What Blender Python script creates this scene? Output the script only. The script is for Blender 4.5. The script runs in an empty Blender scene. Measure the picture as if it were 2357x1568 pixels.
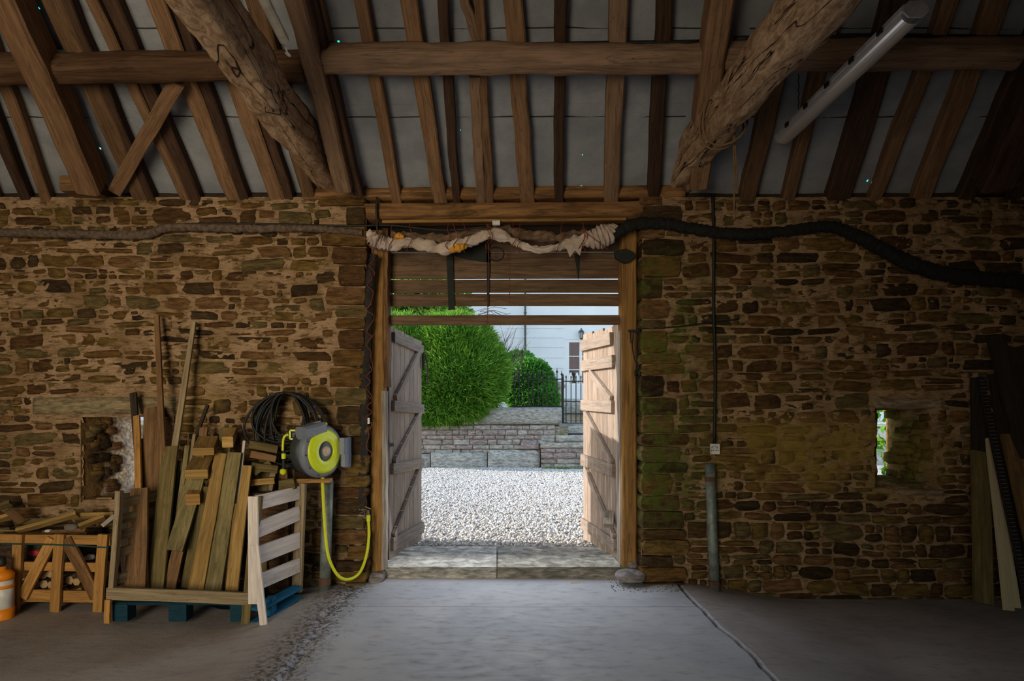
import bpy, math, random
import numpy as np
from mathutils import Vector, Matrix, Quaternion
random.seed(7); rng = np.random.default_rng(7)
SC = bpy.context.scene; COL = SC.collection
# ------------------------------------------------------------------ camera, world, sun, exposure
F = 1440.0; CD = 5.33; VX = 1144.0; VY = 940.0; EYE = 1.5
cam = bpy.data.cameras.new('camera'); camo = bpy.data.objects.new('camera', cam); COL.objects.link(camo)
camo.location = (0, -CD, EYE); camo.rotation_euler = (math.pi/2, 0, 0)
cam.sensor_width = 36; cam.lens = 36*F/2357; cam.shift_x = (1178.5-VX)/2357; cam.shift_y = (VY-784)/2357
cam.clip_start = .05; cam.clip_end = 300; SC.camera = camo
vs = SC.view_settings; vs.view_transform = 'Standard'; vs.look = 'None'; vs.gamma = 1; vs.use_curve_mapping = False; vs.exposure = 0.0
SUN_EL = math.radians(27); SUN_AZ = math.radians(8)
w = bpy.data.worlds.new('world'); SC.world = w; w.use_nodes = True; wn = w.node_tree; wn.nodes.clear()
wo = wn.nodes.new('ShaderNodeOutputWorld'); wb = wn.nodes.new('ShaderNodeBackground'); sk = wn.nodes.new('ShaderNodeTexSky')
sk.sky_type = 'NISHITA'; sk.sun_disc = False; sk.sun_elevation = SUN_EL; sk.sun_rotation = math.radians(-82); sk.air_density = 1.3; sk.dust_density = 1.2
wb.inputs[1].default_value = 0.42
wn.links.new(sk.outputs[0], wb.inputs[0]); wn.links.new(wb.outputs[0], wo.inputs[0])
def light(name, kind, loc, direction, energy, color=(1,1,1), size=None):
    l = bpy.data.lights.new(name, kind); o = bpy.data.objects.new(name, l); COL.objects.link(o)
    o.location = loc; o.rotation_euler = Vector(direction).to_track_quat('-Z', 'Y').to_euler()
    l.energy = energy; l.color = color
    if size: l.shape = 'RECTANGLE'; l.size, l.size_y = size
    return o
tosun = Vector((-math.cos(SUN_EL)*math.cos(SUN_AZ), math.cos(SUN_EL)*math.sin(SUN_AZ), math.sin(SUN_EL)))
s_ = light('sun', 'SUN', (-8, 4, 8), -tosun, 5.4, (1, .94, .85)); s_.data.angle = math.radians(.6)
# added area lamp for daylight from an unseen back doorway, warmed and set left
bl = light('back_doorway_lamp', 'AREA', (-2.6, -7.95, 1.75), (.04, 1, .04), 80, (1, .86, .64), (2.2, 3.0)); bl.data.spread = math.radians(88)
po = light('front_doorway_fill', 'AREA', (0.06, .1, 1.25), (0, -1, -.45), 17, (.88, .93, 1), (1.9, 2.0))  # added fill lamp lifting the daylight through the front doorway
# ------------------------------------------------------------------ pixel -> point helpers
def P(px, py, Y=0.0):
    d = CD+Y
    return Vector(((px-VX)*d/F, Y, EYE+(VY-py)*d/F))
def RP(px, py, off=0.0):                      # point of the roof slope seen at a pixel
    k = (VY-py)/F; d = (3.39+off-EYE+.6*CD)/(k+.6)
    return Vector(((px-VX)*d/F, d-CD, EYE+d*k))
# ------------------------------------------------------------------ value noise
def vnoise(x, y, seed=0):
    xi = np.floor(x).astype(np.int64); yi = np.floor(y).astype(np.int64); fx = x-xi; fy = y-yi
    fx = fx*fx*(3-2*fx); fy = fy*fy*(3-2*fy)
    def h(a, b):
        n = (a*374761393 + b*668265263 + seed*974711) & 0x7fffffff
        n = ((n ^ (n >> 13))*1274126177) & 0x7fffffff
        return ((n ^ (n >> 16)) & 0xffff)/65535.0
    return (h(xi,yi)*(1-fx)+h(xi+1,yi)*fx)*(1-fy)+(h(xi,yi+1)*(1-fx)+h(xi+1,yi+1)*fx)*fy
def fbm(x, y, o=4, seed=0):
    x = np.asarray(x, float); y = np.asarray(y, float); s = 0; a = .5; t = 0
    for i in range(o):
        s = s+a*vnoise(x*2**i, y*2**i, seed+i*17); t += a; a *= .55
    return s/t*2-1
def sstep(a, b, x):
    t = np.clip((x-a)/(b-a), 0, 1); return t*t*(3-2*t)
# ------------------------------------------------------------------ object helpers
WL = {}
def link(o, parent, world):
    COL.objects.link(o)
    if parent is not None:
        o.parent = parent; o.location = Vector(world)-WL[parent.name]
    else: o.location = world
    WL[o.name] = Vector(world); return o
def tag(o, label=None, cat=None, group=None, kind=None):
    for k, v in (('label', label), ('category', cat), ('group', group), ('kind', kind)):
        if v: o[k] = v
    return o
def T(name, loc, label, cat, group=None, kind=None):
    o = bpy.data.objects.new(name, None); o.empty_display_size = .1; link(o, None, Vector(loc)); return tag(o, label, cat, group, kind)
class MB:
    def __init__(s): s.v = []; s.f = []; s.uv = []
    def add(s, vs, fs, uvs=None):
        b = len(s.v); s.v += [tuple(v) for v in vs]
        for i, f in enumerate(fs):
            s.f.append(tuple(b+k for k in f)); s.uv.append(uvs[i] if uvs else [(0, 0)]*len(f))
        return s
    def sweep(s, pts, frames, secs, closed=True, caps=True, v0=0):
        # pts: centres; frames: (side, up); secs: list of section 2D lists
        n = len(secs[0]); vs = []; L = [0]
        for i in range(1, len(pts)): L.append(L[-1]+(pts[i]-pts[i-1]).length)
        for p, (a, b), sec in zip(pts, frames, secs): vs += [p+a*q[0]+b*q[1] for q in sec]
        per = [0]
        for j in range(n):
            q0, q1 = secs[0][j], secs[0][(j+1) % n]; per.append(per[-1]+math.hypot(q1[0]-q0[0], q1[1]-q0[1]))
        fs = []; uv = []
        for i in range(len(pts)-1):
            for j in range(n):
                k = (j+1) % n
                fs.append((i*n+j, i*n+k, (i+1)*n+k, (i+1)*n+j))
                uv.append([(L[i], per[j]+v0), (L[i], per[j+1]+v0), (L[i+1], per[j+1]+v0), (L[i+1], per[j]+v0)])
        if caps:
            fs.append(tuple(range(n-1, -1, -1))); uv.append([(q[0]*.3, q[1]+5) for q in reversed(secs[0])])
            fs.append(tuple((len(pts)-1)*n+j for j in range(n))); uv.append([(q[0]*.3, q[1]+7) for q in secs[-1]])
        return s.add(vs, fs, uv)
    def beam(s, p0, p1, w, h, up=(0, 0, 1), seg=1, jit=0., ch=.08, bend=0., w1=None, rough=0.):
        p0 = Vector(p0); p1 = Vector(p1); a = (p1-p0).normalized(); up = Vector(up)
        sd = a.cross(up)
        if sd.length < 1e-4: sd = a.cross(Vector((1, 0, 0)))
        sd.normalize(); u = sd.cross(a).normalized(); pts = []; fr = []; secs = []
        bx, bz = random.uniform(-1, 1)*bend, random.uniform(-1, 1)*bend; ph = random.uniform(0, 6)
        for i in range(seg+1):
            t = i/seg; b = math.sin(math.pi*t)
            pts.append(p0.lerp(p1, t)+sd*(bx*b+random.uniform(-jit, jit))+u*(bz*b)); fr.append((sd, u))
            ww = (w+(w1-w)*t if w1 else w)*(1+random.uniform(-rough, rough)); hh = h*(1+random.uniform(-rough, rough)); c = ch*min(ww, hh)
            x, y = ww/2, hh/2
            secs.append([(-x+c, -y), (x-c, -y), (x, -y+c), (x, y-c), (x-c, y), (-x+c, y), (-x, y-c), (-x, -y+c)])
        return s.sweep(pts, fr, secs, v0=random.uniform(0, 9))
    def log(s, p0, p1, w, h, seg=40, n=20, amp=.02, up=(0, 0, 1), sq=.35, seed=1, w1=None, h1=None, rot=0., curve=None):
        p0 = Vector(p0); p1 = Vector(p1); a = (p1-p0).normalized(); sd = a.cross(Vector(up)).normalized(); u = sd.cross(a)
        L = (p1-p0).length; pts = []; fr = []; secs = []
        th = np.arange(n)/n*2*np.pi
        for i in range(seg+1):
            t = i/seg; ww = (w+((w1 or w)-w)*t)/2; hh = (h+((h1 or h)-h)*t)/2
            c = np.cos(th); q = np.sin(th); r = (np.abs(c)**(2/sq)+np.abs(q)**(2/sq))**(-sq/2)
            nz = fbm(th*0+t*L*2.2+seed*9, c*1.5+seed, 4, seed)+.7*fbm(q*2+t*L*5, c*2.2, 3, seed+5)
            X = ww*c*r*(1+0*c)+c*nz*amp; Yv = hh*q*r+q*nz*amp
            cr, sr = math.cos(rot), math.sin(rot)
            secs.append([(x*cr-y*sr, x*sr+y*cr) for x, y in zip(X, Yv)])
            o = Vector((0, 0, 0)) if curve is None else sd*curve[0]*math.sin(math.pi*t*curve[2])+u*curve[1]*math.sin(math.pi*t*curve[2])
            pts.append(p0.lerp(p1, t)+o); fr.append((sd, u))
        return s.sweep(pts, fr, secs, v0=seed*1.7)
    def tube(s, pts, r, n=8, rs=None, sub=0, flat=1.):
        pts = [Vector(p) for p in pts]
        if sub:
            out = []; m = len(pts)
            rr = []
            for i in range(m-1):
                a, b, c, d = pts[max(i-1, 0)], pts[i], pts[i+1], pts[min(i+2, m-1)]
                for k in range(sub):
                    t = k/sub; out.append(.5*((2*b)+(c-a)*t+(2*a-5*b+4*c-d)*t*t+(3*b-a-3*c+d)*t**3))
                    if rs: rr.append(rs[i]*(1-t)+rs[i+1]*t)
            out.append(pts[-1]); pts = out
            if rs: rs = rr+[rs[-1]]
        fr = []; prev = None; secs = []
        for i, p in enumerate(pts):
            a = (pts[min(i+1, len(pts)-1)]-pts[max(i-1, 0)]).normalized()
            if prev is None:
                sd = a.cross(Vector((0, 0, 1)));
                if sd.length < .1: sd = a.cross(Vector((0, 1, 0)))
            else: sd = prev-a*prev.dot(a)
            sd.normalize(); prev = sd; fr.append((sd, a.cross(sd)))
            q = rs[i] if rs else r
            secs.append([(q*math.cos(2*math.pi*j/n), q*flat*math.sin(2*math.pi*j/n)) for j in range(n)])
        return s.sweep(pts, fr, secs)
    def lathe(s, prof, c, axis=(0, 0, 1), n=24):
        q = Vector((0, 0, 1)).rotation_difference(Vector(axis).normalized()); c = Vector(c); vs = []; fs = []; uv = []
        for r, z in prof:
            vs += [c+q @ Vector((r*math.cos(2*math.pi*j/n), r*math.sin(2*math.pi*j/n), z)) for j in range(n)]
        for i in range(len(prof)-1):
            for j in range(n):
                k = (j+1) % n; fs.append((i*n+j, i*n+k, (i+1)*n+k, (i+1)*n+j)); uv.append([(j/n, i/9), ((j+1)/n, i/9), ((j+1)/n, (i+1)/9), (j/n, (i+1)/9)])
        fs.append(tuple(range(n-1, -1, -1))); uv.append([(0, 0)]*n); fs.append(tuple((len(prof)-1)*n+j for j in range(n))); uv.append([(0, 0)]*n)
        return s.add(vs, fs, uv)
    def box(s, lo, hi, ch=.0):
        lo = Vector(lo); hi = Vector(hi)
        if ch:
            return s.beam(Vector((lo.x, (lo.y+hi.y)/2, (lo.z+hi.z)/2)), Vector((hi.x, (lo.y+hi.y)/2, (lo.z+hi.z)/2)), hi.y-lo.y, hi.z-lo.z, ch=ch)
        x0, y0, z0 = lo; x1, y1, z1 = hi
        return s.add([(x0,y0,z0),(x1,y0,z0),(x1,y1,z0),(x0,y1,z0),(x0,y0,z1),(x1,y0,z1),(x1,y1,z1),(x0,y1,z1)],
                     [(0,3,2,1),(4,5,6,7),(0,1,5,4),(1,2,6,5),(2,3,7,6),(3,0,4,7)], [[(0,0),(1,0),(1,1),(0,1)]]*6)
    def build(s, name, mat, parent=None, smooth=False, label=None, cat=None, group=None, kind=None):
        V = np.array([tuple(v) for v in s.v]); lo = V.min(0); hi = V.max(0); c = (lo+hi)/2; c[2] = lo[2]; V = V-c
        me = bpy.data.meshes.new(name); me.from_pydata(V.tolist(), [], s.f)
        uv = me.uv_layers.new(name='UVMap'); uv.data.foreach_set('uv', [x for f in s.uv for p in f for x in p])
        if smooth: me.polygons.foreach_set('use_smooth', [True]*len(s.f))
        me.materials.append(mat); o = bpy.data.objects.new(name, me); link(o, parent, Vector(c)); return tag(o, label, cat, group, kind)
def np_mesh(name, V, Fc, mat, parent=None, smooth=False, **kw):
    V = np.asarray(V, float); Fc = np.asarray(Fc); lo = V.min(0); hi = V.max(0); c = (lo+hi)/2; c[2] = lo[2]
    me = bpy.data.meshes.new(name); k = Fc.shape[1]
    me.vertices.add(len(V)); me.vertices.foreach_set('co', (V-c).ravel())
    me.loops.add(Fc.size); me.loops.foreach_set('vertex_index', Fc.ravel().astype(np.int32))
    me.polygons.add(len(Fc)); me.polygons.foreach_set('loop_start', np.arange(0, Fc.size, k, dtype=np.int32)); me.polygons.foreach_set('loop_total', np.full(len(Fc), k, dtype=np.int32))
    if smooth: me.polygons.foreach_set('use_smooth', np.ones(len(Fc), bool))
    me.update(calc_edges=True); me.validate(); me.materials.append(mat)
    o = bpy.data.objects.new(name, me); link(o, parent, Vector(c)); return tag(o, **kw)
def grid_faces(nx, ny, mask=None, flip=False):
    i, j = np.meshgrid(np.arange(nx-1), np.arange(ny-1), indexing='ij'); a = i*ny+j
    q = np.stack([a, a+ny, a+ny+1, a+1], -1)
    if flip: q = q[..., ::-1]
    if mask is not None: return q[mask]
    return q.reshape(-1, 4)
# ------------------------------------------------------------------ materials
class NT:
    def __init__(s, name):
        s.m = bpy.data.materials.new(name); s.m.use_nodes = True; s.t = s.m.node_tree; s.b = s.t.nodes['Principled BSDF']
    def n(s, typ, **kw):
        x = s.t.nodes.new('ShaderNode'+typ)
        for k, v in kw.items():
            if k.startswith('i_'): s.set(x.inputs[int(k[2:])] if k[2:].isdigit() else x.inputs[k[2:]], v)
            else: setattr(x, k, v)
        return x
    def set(s, inp, v):
        if isinstance(v, bpy.types.NodeSocket): s.t.links.new(v, inp)
        elif isinstance(v, (tuple, list)) and len(v) == 3 and inp.type == 'RGBA': inp.default_value = (*v, 1)
        else: inp.default_value = v
    def ramp(s, fac, stops, interp='LINEAR'):
        r = s.n('ValToRGB'); s.set(r.inputs[0], fac); e = r.color_ramp.elements; r.color_ramp.interpolation = interp
        while len(e) < len(stops): e.new(.5)
        for k, (p, c) in zip(e, stops):
            k.position = p; k.color = (c, c, c, 1) if not isinstance(c, (tuple, list)) else (*c, 1)
        return r.outputs[0]
    def math(s, op, a, b=0., c=None):
        m = s.n('Math', operation=op); s.set(m.inputs[0], a); s.set(m.inputs[1], b)
        if c is not None: s.set(m.inputs[2], c)
        return m.outputs[0]
    def mr(s, v, a, b, c=0., d=1.):
        m = s.n('MapRange', interpolation_type='SMOOTHSTEP'); 
        for i, x in enumerate((v, a, b, c, d)): s.set(m.inputs[i], x)
        return m.outputs[0]
    def mix(s, f, a, b, mode='MIX'):
        m = s.n('Mix', data_type='RGBA', blend_type=mode); s.set(m.inputs[0], f); s.set(m.inputs[6], a); s.set(m.inputs[7], b); return m.outputs[2]
    def noise(s, vec, scale, detail=4, rough=.55, dist=0.):
        return s.n('TexNoise', i_Vector=vec, i_Scale=scale, i_Detail=detail, i_Roughness=rough, i_Distortion=dist).outputs[0]
    def map(s, vec, sc=(1, 1, 1), loc=(0, 0, 0)):
        m = s.n('Mapping'); s.set(m.inputs[0], vec); m.inputs[1].default_value = loc; m.inputs[3].default_value = sc; return m.outputs[0]
    def bump(s, h, strength=.4, dist=.01):
        b = s.n('Bump'); s.set(b.inputs['Height'], h); b.inputs['Strength'].default_value = strength; b.inputs['Distance'].default_value = dist
        s.t.links.new(b.outputs[0], s.b.inputs['Normal'])
    def out(s, col, rough=.85, spec=.25, **kw):
        s.set(s.b.inputs['Base Color'], col); s.set(s.b.inputs['Roughness'], rough); s.b.inputs['Specular IOR Level'].default_value = spec
        for k, v in kw.items(): s.set(s.b.inputs[k.replace('_', ' ')], v)
        return s.m
    @property
    def pos(s): return s.n('NewGeometry').outputs['Position']
    @property
    def obj(s): return s.n('TexCoord').outputs['Object']
    @property
    def rnd(s): return s.n('ObjectInfo').outputs['Random']
    @property
    def isl(s): return s.n('NewGeometry').outputs['Random Per Island']
def wood(name, c1, c2, dark=.35, gs=1., var=.3, rough=.8, bs=.5, blotch=.5, cracks=.5):
    t = NT(name); uv = t.n('TexCoord').outputs['UV']
    off = t.n('CombineXYZ', i_0=t.math('MULTIPLY', t.rnd, 13.), i_1=t.math('MULTIPLY', t.rnd, 31.)).outputs[0]
    v = t.n('VectorMath', operation='ADD'); t.set(v.inputs[0], uv); t.set(v.inputs[1], off); v = v.outputs[0]
    g = t.noise(t.map(v, (2.2*gs, 38*gs, 1)), 1., 6, .65, .8); g2 = t.noise(t.map(v, (1.6, 6, 1)), 1.3, 6, .65, .8)
    cr = t.noise(t.map(v, (1.0*gs, 22*gs, 1)), 1., 3, .5, 1.5)
    crm = t.mr(t.math('ABSOLUTE', t.math('SUBTRACT', cr, .5)), 0, .018, 1, 0)
    c = t.mix(t.mr(g, .3, .7), c1, c2)
    c = t.mix(t.math('MULTIPLY', t.mr(g2, .42, .7), blotch), c, tuple(x*dark for x in c1))
    c = t.mix(t.math('MULTIPLY', crm, cracks), c, tuple(x*.18 for x in c1))
    k = t.math('ADD', t.math('MULTIPLY', t.rnd, var), 1-var/2)
    hs = t.n('HueSaturation'); t.set(hs.inputs['Value'], k); t.set(hs.inputs['Color'], c)
    t.bump(t.math('SUBTRACT', t.math('ADD', g, t.math('MULTIPLY', g2, .5)), t.math('MULTIPLY', crm, cracks)), bs, .006)
    return t.out(hs.outputs[0], rough, .15)
def plain(name, col, rough=.6, metal=0., spec=.4, nz=.15, sc=20, bs=.1, **kw):
    t = NT(name); n = t.noise(t.obj, sc, 4); t.bump(n, bs, .003)
    return t.out(t.mix(t.mr(n, .3, .7), tuple(x*(1-nz) for x in col), tuple(min(1, x*(1+nz)) for x in col)), rough, spec, Metallic=metal, **kw)
W = {}
W['rafter'] = wood('rafter_oak', (.28, .16, .085), (.17, .09, .045), var=.55)
W['rafter_dark'] = wood('rafter_dark_oak', (.10, .055, .032), (.055, .03, .02))
W['rafter_pale'] = wood('rafter_pale_oak', (.30, .19, .12), (.22, .13, .075), var=.2)
W['purlin'] = wood('purlin_oak', (.36, .23, .15), (.22, .13, .08), gs=.7, var=.2)
W['purlin_dark'] = wood('purlin_dark_oak', (.13, .07, .035), (.06, .03, .016), gs=.7, var=.2)
W['door'] = wood('door_boards', (.46, .36, .29), (.30, .225, .175), var=.28, blotch=.3)
W['ledge'] = wood('door_ledges', (.38, .305, .25), (.26, .205, .165), var=.2, blotch=.3)
W['orange'] = wood('post_ochre_oak', (.46, .25, .08), (.22, .11, .035), gs=.6, var=.15)
W['grey'] = wood('weathered_grey_wood', (.46, .40, .34), (.22, .18, .15), gs=.8, var=.1)
W['board'] = wood('overdoor_boards', (.22, .14, .085), (.12, .072, .042), var=.25, gs=.7)
W['lintel'] = wood('lintel_oak', (.36, .19, .075), (.15, .072, .03), dark=.18, gs=.6, blotch=1., var=.15)
W['crate'] = wood('crate_pine', (.50, .26, .08), (.36, .17, .045), var=.25, blotch=.3)
W['yellow'] = wood('yellow_pine', (.50, .32, .11), (.34, .19, .055), var=.5, blotch=.75)
W['olive'] = wood('olive_board', (.20, .15, .06), (.11, .08, .03), var=.3)
W['brown'] = wood('brown_board', (.28, .16, .075), (.15, .075, .03), var=.3, blotch=.7)
W['greyg'] = wood('grey_green_board', (.31, .245, .11), (.20, .16, .065), var=.4, blotch=.9)
W['fence'] = wood('pale_brown_pine', (.36, .28, .17), (.22, .16, .09), var=.2)
W['white'] = wood('whitewashed_wood', (.80, .72, .66), (.62, .53, .48), dark=.6, var=.12, blotch=.5, cracks=.25)
W['cream'] = wood('new_cream_timber', (.62, .52, .34), (.52, .42, .25), var=.1, blotch=.1, cracks=.1)
W['blue'] = wood('blue_painted_wood', (.02, .16, .30), (.015, .10, .2), var=.2, blotch=.5)
W['blue_shaded'] = wood('shaded_blue_wood', (.012, .06, .09), (.01, .035, .05), var=.2, blotch=.6)  # pallet blue darkened to hold the shade under the box
W['blackwood'] = wood('dark_board', (.05, .036, .025), (.028, .02, .015), var=.3)
# hewn tie beams, wood lightened to stand for floor bounce
def tie_mat():
    t = NT('hewn_tie_beam'); uv = t.n('TexCoord').outputs['UV']
    a = t.noise(t.map(uv, (5, 12, 1)), 1.2, 8, .7, 1.5); b = t.noise(t.map(uv, (1, 2.5, 1)), 1.1, 3); f = t.noise(t.map(uv, (14, 60, 1)), 1., 6, .75, 1.2)
    cr = t.noise(t.map(uv, (.5, 4, 1)), 1., 3, .5, 1.); crm = t.mr(t.math('ABSOLUTE', t.math('SUBTRACT', cr, .5)), 0, .01, 1, 0)
    c = t.mix(t.mr(a, .35, .62), (.33, .19, .10), (.74, .50, .31)); c = t.mix(t.mr(b, .5, .75, 0, .55), c, (.30, .17, .085))
    c = t.mix(t.mr(f, .28, .42, .8, 0), c, (.09, .045, .022)); c = t.mix(crm, c, (.03, .018, .01))
    t.bump(t.math('SUBTRACT', t.math('ADD', a, t.math('MULTIPLY', f, .6)), crm), 1., .02); return t.out(c, .9, .1)
M_TIE = tie_mat()
def stone_mat(name, island=True, palette=None, moss=True):
    t = NT(name); pos = t.pos; sx = t.n('SeparateXYZ', i_0=pos)
    r = t.math('FRACT', t.math('ADD', t.rnd, t.math('MULTIPLY', t.isl, 3.7))) if island else t.rnd
    pal = palette or [(.00, (.15, .08, .025)), (.16, (.10, .05, .02)), (.32, (.17, .105, .03)), (.48, (.05, .03, .014)), (.57, (.14, .10, .04)), (.72, (.19, .10, .04)), (.86, (.075, .045, .02))]
    c = t.ramp(r, pal, 'CONSTANT')
    n1 = t.noise(t.map(pos, (1, 1, 3.5)), 9, 6, .6, .6); n2 = t.noise(pos, 45, 4, .6)
    st_ = t.noise(t.map(pos, (1.2, 1.2, 9)), 14, 5, .7, .8); c = t.mix(t.mr(n1, .3, .72), tuple_mul(t, c, .55), tuple_mul(t, c, 1.6)); c = t.mix(t.mr(st_, .56, .7, 0, .55), c, tuple_mul(t, c, .35)); c = t.mix(t.mr(n2, .6, .78, 0, .55), c, (.36, .25, .14))
    if moss: c = stains(t, c, pos, sx)
    t.bump(t.math('ADD', t.math('ADD', n1, st_), t.math('MULTIPLY', n2, .4)), 1., .012); return t.out(c, .9, .15)
def tuple_mul(t, c, k):
    m = t.n('VectorMath', operation='SCALE'); t.set(m.inputs[0], c); m.inputs['Scale'].default_value = k; return m.outputs[0]
def stains(t, c, pos, sx):
    # algae on the quoins beside the doorway and in the right slit, ochre lime wash smears
    n = t.noise(pos, 2.6, 4, .6); X = sx.outputs[0]; Z = sx.outputs[2]; nf = t.noise(pos, 14, 4, .6)
    g = t.math('MULTIPLY', t.mr(X, 1.3, 2.15, 1, 0), t.math('MULTIPLY', t.mr(X, 1.0, 1.2), t.mr(t.math('ADD', n, t.math('MULTIPLY', nf, .35)), .56, .74)))
    g = t.math('MULTIPLY', g, t.math('MULTIPLY', t.mr(Z, .3, .8), t.mr(Z, 3.0, 2.5)))
    g2 = t.math('MULTIPLY', t.mr(t.math('ABSOLUTE', t.math('SUBTRACT', X, 3.58)), .3, .05), t.math('MULTIPLY', t.mr(sx.outputs[1], .02, .15), t.mr(nf, .35, .6)))
    c = t.mix(t.math('MULTIPLY', t.math('MINIMUM', t.math('ADD', g, g2), 1.), t.mr(nf, .4, .58, .2, .85)), c, (.115, .15, .025))
    o = t.math('MULTIPLY', t.mr(t.math('ABSOLUTE', t.math('SUBTRACT', X, 2.85)), 1.25, .5), t.math('MULTIPLY', t.mr(t.math('ABSOLUTE', t.math('SUBTRACT', Z, 1.1)), .42, .12), t.mr(n, .36, .58)))
    o2 = t.math('MULTIPLY', t.mr(t.math('ABSOLUTE', t.math('ADD', X, 2.2)), .9, .2), t.math('MULTIPLY', t.mr(t.math('ABSOLUTE', t.math('SUBTRACT', Z, 1.45)), .6, .2), t.mr(n, .45, .7, 0, .6)))
    return t.mix(t.math('MINIMUM', t.math('ADD', o, o2), .85), c, (.36, .235, .05))
def mortar_mat(name='lime_mortar', base=((.52, .34, .20), (.31, .195, .10))):
    t = NT(name); pos = t.pos; sx = t.n('SeparateXYZ', i_0=pos)
    n1 = t.noise(pos, 3, 5, .6); n2 = t.noise(t.map(pos, (1, 1, 2.2)), 30, 5, .65); n3 = t.noise(t.map(pos, (1, 1, 3)), 8, 5, .6)
    c = t.mix(t.mr(n1, .35, .65), base[0], base[1]); c = t.mix(t.mr(n2, .55, .78, 0, .6), c, (.16, .09, .04)); c = t.mix(t.mr(n3, .5, .62, 0, .8), c, (.14, .082, .03))
    n4 = t.noise(t.map(pos, (1, 1, 4)), 18, 5, .7, .5); c = t.mix(t.mr(n4, .56, .66, 0, .6), c, (.10, .055, .02)); c = stains(t, c, pos, sx); t.bump(t.math('ADD', t.math('ADD', n3, n4), t.math('MULTIPLY', n2, .5)), 1., .018); return t.out(c, .95, .1)
M_STONE = stone_mat('rubble_stone'); M_MORTAR = mortar_mat()
M_DARKM = plain('dark_plaster', (.12, .09, .07), .95)
def floor_mat():
    t = NT('worn_concrete'); pos = t.pos; sx = t.n('SeparateXYZ', i_0=pos); X = sx.outputs[0]
    n = t.noise(pos, 1.3, 6, .6); f = t.noise(t.map(pos, (1, 2.2, 1)), 7, 6, .65); sp = t.noise(pos, 60, 3, .6); sh = t.noise(pos, 5, 4)
    slab = t.math('MULTIPLY', t.mr(X, -1.3, -1.2), t.mr(X, 1.58, 1.53))
    c = t.mix(slab, t.mix(t.mr(n, .35, .65), (.33, .28, .25), (.42, .38, .35)), t.mix(t.mr(n, .35, .65), (.42, .42, .44), (.53, .52, .52)))
    c = t.mix(t.mr(f, .5, .75, 0, .45), c, (.17, .15, .14)); c = t.mix(t.mr(sp, .68, .78, 0, .6), c, (.12, .10, .09)); c = t.mix(t.mr(f, .38, .28, 0, .5), c, (.48, .46, .46))
    xl = t.math('ABSOLUTE', t.math('ADD', X, t.math('ADD', 1.17, t.math('MULTIPLY', sh, .18))))
    at = t.n('Attribute', attribute_name='crack').outputs['Fac']; dirt = t.math('MAXIMUM', t.math('MULTIPLY', t.mr(xl, .3, .02), t.mr(t.noise(pos, 24, 5, .7), .42, .62)), t.math('MULTIPLY', at, t.mr(t.noise(pos, 40, 3), .3, .5, .4, 1)))
    c = t.mix(dirt, c, (.07, .055, .045))
    sy = t.math('ABSOLUTE', t.math('ADD', sx.outputs[1], .62)); ln = t.math('MULTIPLY', t.mr(sy, .012, .003), slab)
    c = t.mix(t.math('MULTIPLY', ln, .5), c, (.1, .085, .075))
    t.bump(t.math('ADD', f, t.math('MULTIPLY', sp, .3)), .35, .01); return t.out(c, t.mr(f, .3, .7, .55, .8), .4)
M_FLOOR = floor_mat()
def felt_mat():
    t = NT('roofing_felt'); pos = t.pos; n = t.noise(pos, 3, 5, .6); f = t.noise(t.map(pos, (1, 1, 1)), 40, 4, .7)
    c = t.mix(t.mr(n, .3, .7), (.24, .25, .27), (.35, .36, .375)); c = t.mix(t.mr(f, .5, .8, 0, .4), c, (.16, .16, .17)); t.bump(t.math('ADD', n, t.math('MULTIPLY', f, .3)), .3, .02)
    return t.out(c, .7, .3)
M_FELT = felt_mat()
M_BLACK = plain('black_rubber', (.012, .012, .012), .6, nz=.3)
M_IRON = plain('dark_iron', (.03, .028, .027), .55, .6)
M_RUST = plain('rusty_iron', (.14, .07, .045), .8, .3)
M_ZINC = plain('galvanised_pipe', (.22, .25, .22), .6, .5, sc=12, nz=.35)
# ================================================================== STRUCTURE
JL, JR = -1.115, 1.235                                   # doorway jambs
WT = .5; TOP = 3.30
def floor_h(x, y):
    h = -.125*sstep(1.55, 2.6, x)-.08*sstep(-1.35, -2.1, x)
    h = h+.008*fbm(x*1.2, y*1.2, 3, 3)
    e = 1.545+.05*fbm(y*2.2, y*0+3, 4, 8)
    h = h-.03*np.exp(-((x-e)/.012)**2)+.005*sstep(e+.04, e, x)*sstep(-1.4, -1.2, x)
    el = -1.22+.07*fbm(y*2.5, y*0+9, 4, 9)
    return h-.02*np.exp(-((x-el)/.04)**2)*(1+fbm(x*20, y*20, 2, 4))
def F0(x, y): return float(floor_h(np.array([float(x)]), np.array([float(y)]))[0])
xs = np.unique(np.concatenate([np.linspace(-5.8, 5.8, 230), np.linspace(1.44, 1.66, 60), np.linspace(-1.4, -1.05, 22)])); ys = np.linspace(-8.2, .2, 220)
gx, gy = np.meshgrid(xs, ys, indexing='ij')
fo = np_mesh('floor', np.stack([gx, gy, floor_h(gx, gy)], -1).reshape(-1, 3), grid_faces(len(xs), len(ys)), M_FLOOR, smooth=True, kind='structure', label='worn grey concrete barn floor with a cracked slab edge running from the doorway')
e_ = 1.545+.05*fbm(gy*2.2, gy*0+3, 4, 8); at_ = fo.data.attributes.new('crack', 'FLOAT', 'POINT'); at_.data.foreach_set('value', np.exp(-((gx-e_)/.014)**2).ravel())
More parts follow.
